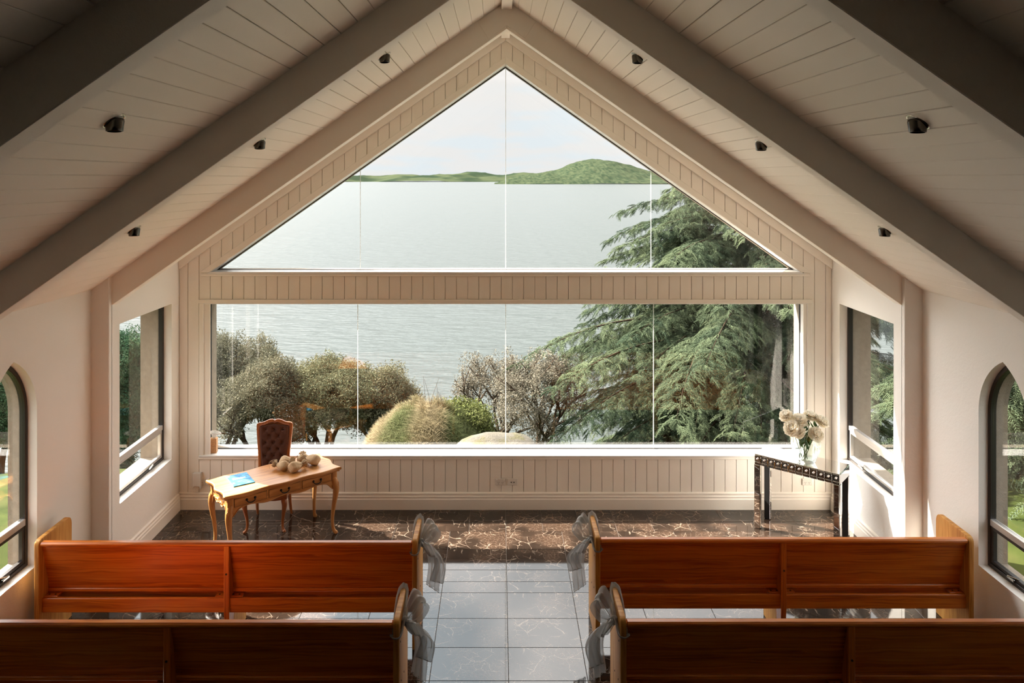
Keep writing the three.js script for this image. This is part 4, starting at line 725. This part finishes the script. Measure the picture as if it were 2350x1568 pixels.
broadTree('wide domed olive tree behind the chair', 745, 824, 23, 120, 103, { tone: [0.070, 0.077, 0.044], tone2: [0.119, 0.114, 0.062], density: 1.1 });
broadTree('brownish olive tree sloping down towards the dry grass mound', 868, 846, 24, 92, 104, { tone: [0.076, 0.077, 0.047], tone2: [0.135, 0.122, 0.070] });
broadTree('thin greyish tree beside the mound', 1122, 826, 24, 72, 105, { tone: [0.100, 0.088, 0.066], tone2: [0.165, 0.145, 0.108], density: 0.42, thick: 0.55 });
broadTree('thin greyish tree half behind the conifer', 1235, 822, 22, 95, 106, { tone: [0.098, 0.088, 0.066], tone2: [0.160, 0.142, 0.106], density: 0.5, thick: 0.55 });
broadTree('dense dark green tree outside the bay window by the desk', 268, 758, 20, 62, 107, { tone: [0.024, 0.058, 0.031], tone2: [0.046, 0.084, 0.040], full: true, density: 2.6, bark: M.bark });
broadTree('dark green tree outside the pointed window on the desk side', -10, 840, 15, 95, 108, { tone: [0.027, 0.058, 0.028], tone2: [0.049, 0.087, 0.038], thick: 0.6, density: 2.2, bark: M.bark });

// ---- conifers with drooping sprays
const sprayG = [1, 2, 3].map((k) => {                                 // a flat drooping frond: side twigs with short needles
  const r = rng(k * 41), pos = [], n = 8, tri = (a, b, c) => pos.push(a.x, a.y, a.z, b.x, b.y, b.z, c.x, c.y, c.z), ax = (t) => V(0.24 * t, 0.02 * t - 0.09 * t * t, 0.02 * Math.sin(t * 3 + k)), up = V(0, 0.006, 0);
  for (let i = 0; i < n; i++) { const t = (i + 0.3) / n, c = ax(t), l = 0.115 * (1 - 0.68 * t) * (0.75 + 0.5 * r());
    for (const s of [-1, 1]) { const a = 0.7 + 0.35 * r(), dir = V(Math.cos(a), -0.22 - 0.25 * r(), s * Math.sin(a)), e = c.clone().addScaledVector(dir, l), w = V(0.008, 0, 0); tri(c.clone().sub(w), e, c.clone().add(w));
      for (let q = 0; q < 3; q++) { const m = c.clone().addScaledVector(dir, l * (0.2 + 0.27 * q)), z = (q % 2 ? 1 : -1) * 0.7, d2 = V(Math.cos(a + z), (r() - 0.4) * 0.8, s * Math.sin(a + z)), w2 = dir.clone().multiplyScalar(0.006); tri(m.clone().sub(w2), m.clone().addScaledVector(d2, 0.034 * (0.7 + 0.6 * r())), m.clone().add(w2)); } } }
  tri(ax(0.8).sub(up), ax(1.12), ax(0.8).add(up)); tri(ax(0), ax(1), ax(0.5).add(V(0, 0, 0.008)));
  const g = new THREE.BufferGeometry(); g.setAttribute('position', new THREE.BufferAttribute(new Float32Array(pos), 3)); g.computeVertexNormals(); return g;
});
M.needles = P({ color: 0xffffff, roughness: 0.9, specularIntensity: 0.12, transmission: 0.2, thickness: 0, side: THREE.DoubleSide });
function conifer(label, X, d, base, top, reach, seed, tiers, low = 0.10) {
  const t = thing('conifer_tree', label, 'tree', [X, base, -d], 0, 'large conifers beside the chapel'), r = rng(seed), H = top - base, wood = [], list = [[], [], []];
  part('trunk', loft(curve([V(0, 0, 0), V(0.1, H * 0.3, 0.05), V(0.02, H * 0.6, -0.04), V(0, H * 0.97, 0)], 20), [...Array(21).keys()].map((i) => 0.24 * (1 - i / 22)), 10), M.bark, t);
  const put = (p, dir, s, f0) => {
    const yaw = Math.atan2(-dir.z, dir.x), pit = Math.asin(clamp(dir.y, -1, 1)), q = new THREE.Quaternion().setFromEuler(new THREE.Euler((r() - 0.5) * 1.2, yaw + (r() - 0.5) * 0.7, pit + (r() - 0.55) * 0.5, 'YZX'));
    const f = clamp(f0 + (r() - 0.5) * 0.35, 0, 1);
    list[Math.floor(r() * 3)].push([new THREE.Matrix4().compose(p, q, V(s, s, s)), rgb(lerp(0.018, 0.078, f), lerp(0.032, 0.098, f), lerp(0.018, 0.052, f))]);
  };
  for (let k = 0; k < tiers; k++) {
    const y = lerp(low, 0.97, (k + r() * 0.7) / tiers) * H, L0 = reach(y + base), n = 7 + Math.floor(r() * 3), a0 = r() * 6.28;
    for (let j = 0; j < n; j++) {
      const a = a0 + j / n * 6.283 + (r() - 0.5) * 0.6, L = L0 * (0.62 + 0.5 * r()), dx = Math.cos(a), dz = Math.sin(a), rise = 0.04 + 0.14 * r(), drop = 0.16 + 0.12 * r(), pts = [], bend = (r() - 0.5) * 0.3 * L;
      for (let i = 0; i <= 10; i++) { const u = i / 10; pts.push(V(dx * L * u - dz * bend * u * u, y + L * (rise * u - drop * u * u * u), dz * L * u + dx * bend * u * u)); }
      wood.push(loft(pts, pts.map((_, i) => (0.018 + 0.008 * L) * (1 - i / 10.6) * 0.8), 5, { caps: false }));
      const st = Math.max(6, Math.round(L * 3.6));
      for (let i = 1; i <= st; i++) {                                    // side boughs, each a small drooping fan
        const u = 0.18 + 0.82 * i / st, f = u * 10, i0 = Math.min(9, Math.floor(f)), p = pts[i0].clone().lerp(pts[i0 + 1], f - i0);
        for (const s of [-1, 1]) {
          const tl = (0.20 * L * (1 - u) + 0.34) * (0.7 + 0.6 * r()), b = a + s * (0.6 + 0.6 * r()), m = Math.max(3, Math.round(tl * 11)), tone = clamp(fbm(p.x * 1.1 + seed, p.z * 1.1 + p.y * 1.9, 2, 0, 0, 4) * 1.5 - 0.25 + (r() - 0.5) * 0.5, 0, 1), lift = (r() - 0.35) * 0.3;
          for (let q = 0; q < m; q++) { const w = (q + 0.3) / m, sp = (r() - 0.5) * 0.20 * (0.4 + w), pp = V(p.x + Math.cos(b) * tl * w - Math.sin(b) * sp, p.y + lift * tl * w - 0.55 * tl * w * w + (r() - 0.5) * 0.07, p.z + Math.sin(b) * tl * w + Math.cos(b) * sp), c = b + (r() - 0.5) * 1.9; put(pp, V(Math.cos(c), -0.12 - 0.55 * w, Math.sin(c)).normalize(), 0.85 + 0.6 * r(), tone); }
        }
      }
      for (let q = 0; q < 5; q++) put(pts[10].clone().add(V((r() - 0.5) * 0.12, (r() - 0.5) * 0.05, (r() - 0.5) * 0.12)), V(dx, -0.3, dz).normalize(), 0.9 + 0.3 * r(), 0.7);
    }
  }
  part('branches', merge(wood), M.bark, t);
  list.forEach((l, i) => scatter('needle_sprays', sprayG[i], M.needles, l, t));
  return t;
}
const reach1 = (Y) => { const k = [[-6.7, 4.4], [-4.6, 5.8], [-3.0, 6.0], [-1.2, 7.5], [-0.1, 6.0], [1.2, 4.5], [2.6, 4.0], [3.4, 3.1], [4.4, 1.4], [5.3, 0.5]]; for (let i = 0; i < k.length - 1; i++) if (Y <= k[i + 1][0]) return lerp(k[i][1], k[i + 1][1], clamp((Y - k[i][0]) / (k[i + 1][0] - k[i][0]), 0, 1)); return 0.4; };
conifer('huge drooping conifer filling the lower window by the vase', 7.75, 24.2, -7.0, 5.2, reach1, 201, 34);
conifer('drooping conifer seen through the pointed window on the table side', 8.9, 11.0, -2.6, 4.4, (Y) => clamp(2.9 - Y * 0.35, 0.5, 3.3), 202, 26, 0.04);

// ---- dry grass mound, shrub and mossy boulder under the window
const tuftG = (() => { const r = rng(9), pos = []; for (let i = 0; i < 22; i++) { const a = r() * 6.28, l = 0.22 + 0.2 * r(), o = 0.10 + 0.16 * r(), b = V(Math.cos(a) * 0.03, 0, Math.sin(a) * 0.03), m = V(Math.cos(a) * o * 0.6, l * 0.75, Math.sin(a) * o * 0.6), e = V(Math.cos(a) * o * 1.4, l * (0.7 + 0.35 * r()), Math.sin(a) * o * 1.4), w = V(-Math.sin(a) * 0.0032, 0, Math.cos(a) * 0.0032); for (const q of [b.clone().sub(w), m.clone().add(w), b.clone().add(w), b.clone().sub(w), m.clone().sub(w), m.clone().add(w), m.clone().sub(w), e, m.clone().add(w)]) pos.push(q.x, q.y, q.z); } const g = new THREE.BufferGeometry(); g.setAttribute('position', new THREE.BufferAttribute(new Float32Array(pos), 3)); g.computeVertexNormals(); return g; })();
{
  const d = 15, k = d / FPX, X = (975 - 1146) * k - 0.07, gy = groundY(X, -d), top = EYE - (915 - 408) * k, Hh = top - gy, R = 128 * k, o = thing('grass_mound', 'mound of dry straw coloured grass below the lower window', 'grass mound', [X, gy, -d]), r = rng(44), list = [];
  const lump = (a, b) => 0.86 + 0.34 * fbm(Math.cos(a) * 1.7 + 4, Math.sin(a) * 1.7 + b * 1.5 + 4, 3, 0, 0, 31);
  part('mound', surf(24, 10, (u, v) => { const a = u * 6.283, b = v * Math.PI / 2; const q = lump(a, b) * 0.97; return [Math.cos(a) * Math.cos(b) * R * 0.95 * q, Math.sin(b) * Hh * 0.82 * q - 0.1, Math.sin(a) * Math.cos(b) * R * 0.95 * q]; }), M.ground, o);
  for (let i = 0; i < 4200; i++) { const a = r() * 6.283, b = Math.asin(r()), q0 = lump(a, b), p = V(Math.cos(a) * Math.cos(b) * R * 0.95 * q0, Math.sin(b) * Hh * 0.82 * q0 - 0.1, Math.sin(a) * Math.cos(b) * R * 0.95 * q0), n = V(p.x / R, 0.35 + p.y / Hh, p.z / R).normalize(), f = sstep(fbm(p.x * 1.6 + 7, p.y * 1.6 + p.z, 3, 0, 0, 6), 0.4, 0.62), q = new THREE.Quaternion().setFromUnitVectors(V(0, 1, 0), n), s = 0.42 + 0.42 * r(); list.push([new THREE.Matrix4().compose(p, q, V(s, s, s)), rgb(lerp(0.19, 0.08, f), lerp(0.15, 0.09, f), lerp(0.085, 0.035, f))]); }
  scatter('grass_blades', tuftG, M.leaves, list, o);
  const tw = []; for (let i = 0; i < 9; i++) { const x = (r() - 0.2) * 0.5, z = (r() - 0.5) * 0.4, h = 0.35 + r() * 0.45; tw.push(loft(curve([V(x, Hh * 0.7, z), V(x + (r() - 0.5) * 0.1, Hh * 0.7 + h * 0.5, z), V(x + (r() - 0.5) * 0.3, Hh * 0.78 + h, z)], 8), [...Array(9).keys()].map((j) => 0.006 - 0.0005 * j), 4)); }
  part('dry_stalks', merge(tw), M.barkGrey, o, null, 'stuff');
}
broadTree('low brown green shrub between the mound and the thin tree', 1062, 938, 15.5, 60, 121, { tone: [0.070, 0.070, 0.028], tone2: [0.108, 0.127, 0.038], full: true, density: 3, name: 'shrub', group: 'shrubs under the lower window', bark: M.bark, trunks: 3 });
{
  const X = -0.18, d = 11.6, g = new THREE.IcosahedronGeometry(1, 5), p = g.attributes.position; for (let i = 0; i < p.count; i++) { const v = V(p.getX(i), p.getY(i), p.getZ(i)), n = 1 + 0.35 * (fbm(v.x * 1.8 + 5, v.y * 1.8 + v.z * 1.3 + 9, 4, 0, 0, 22) - 0.5); p.setXYZ(i, v.x * n * 0.85, v.y * n * 0.62, v.z * n * 0.7); }
  const b = boxUV(g); g.computeVertexNormals(); b.translate(X, -0.78, -d); single('boulder', soft(mergeVertices(b, 1e-4).toNonIndexed(), 1.2), M.rock, 'mossy pale boulder just outside the lower window', 'boulder');
}
scene.traverse((o) => { if (o.isMesh) { o.castShadow = true; o.receiveShadow = true; } });
renderer.render(scene, camera);
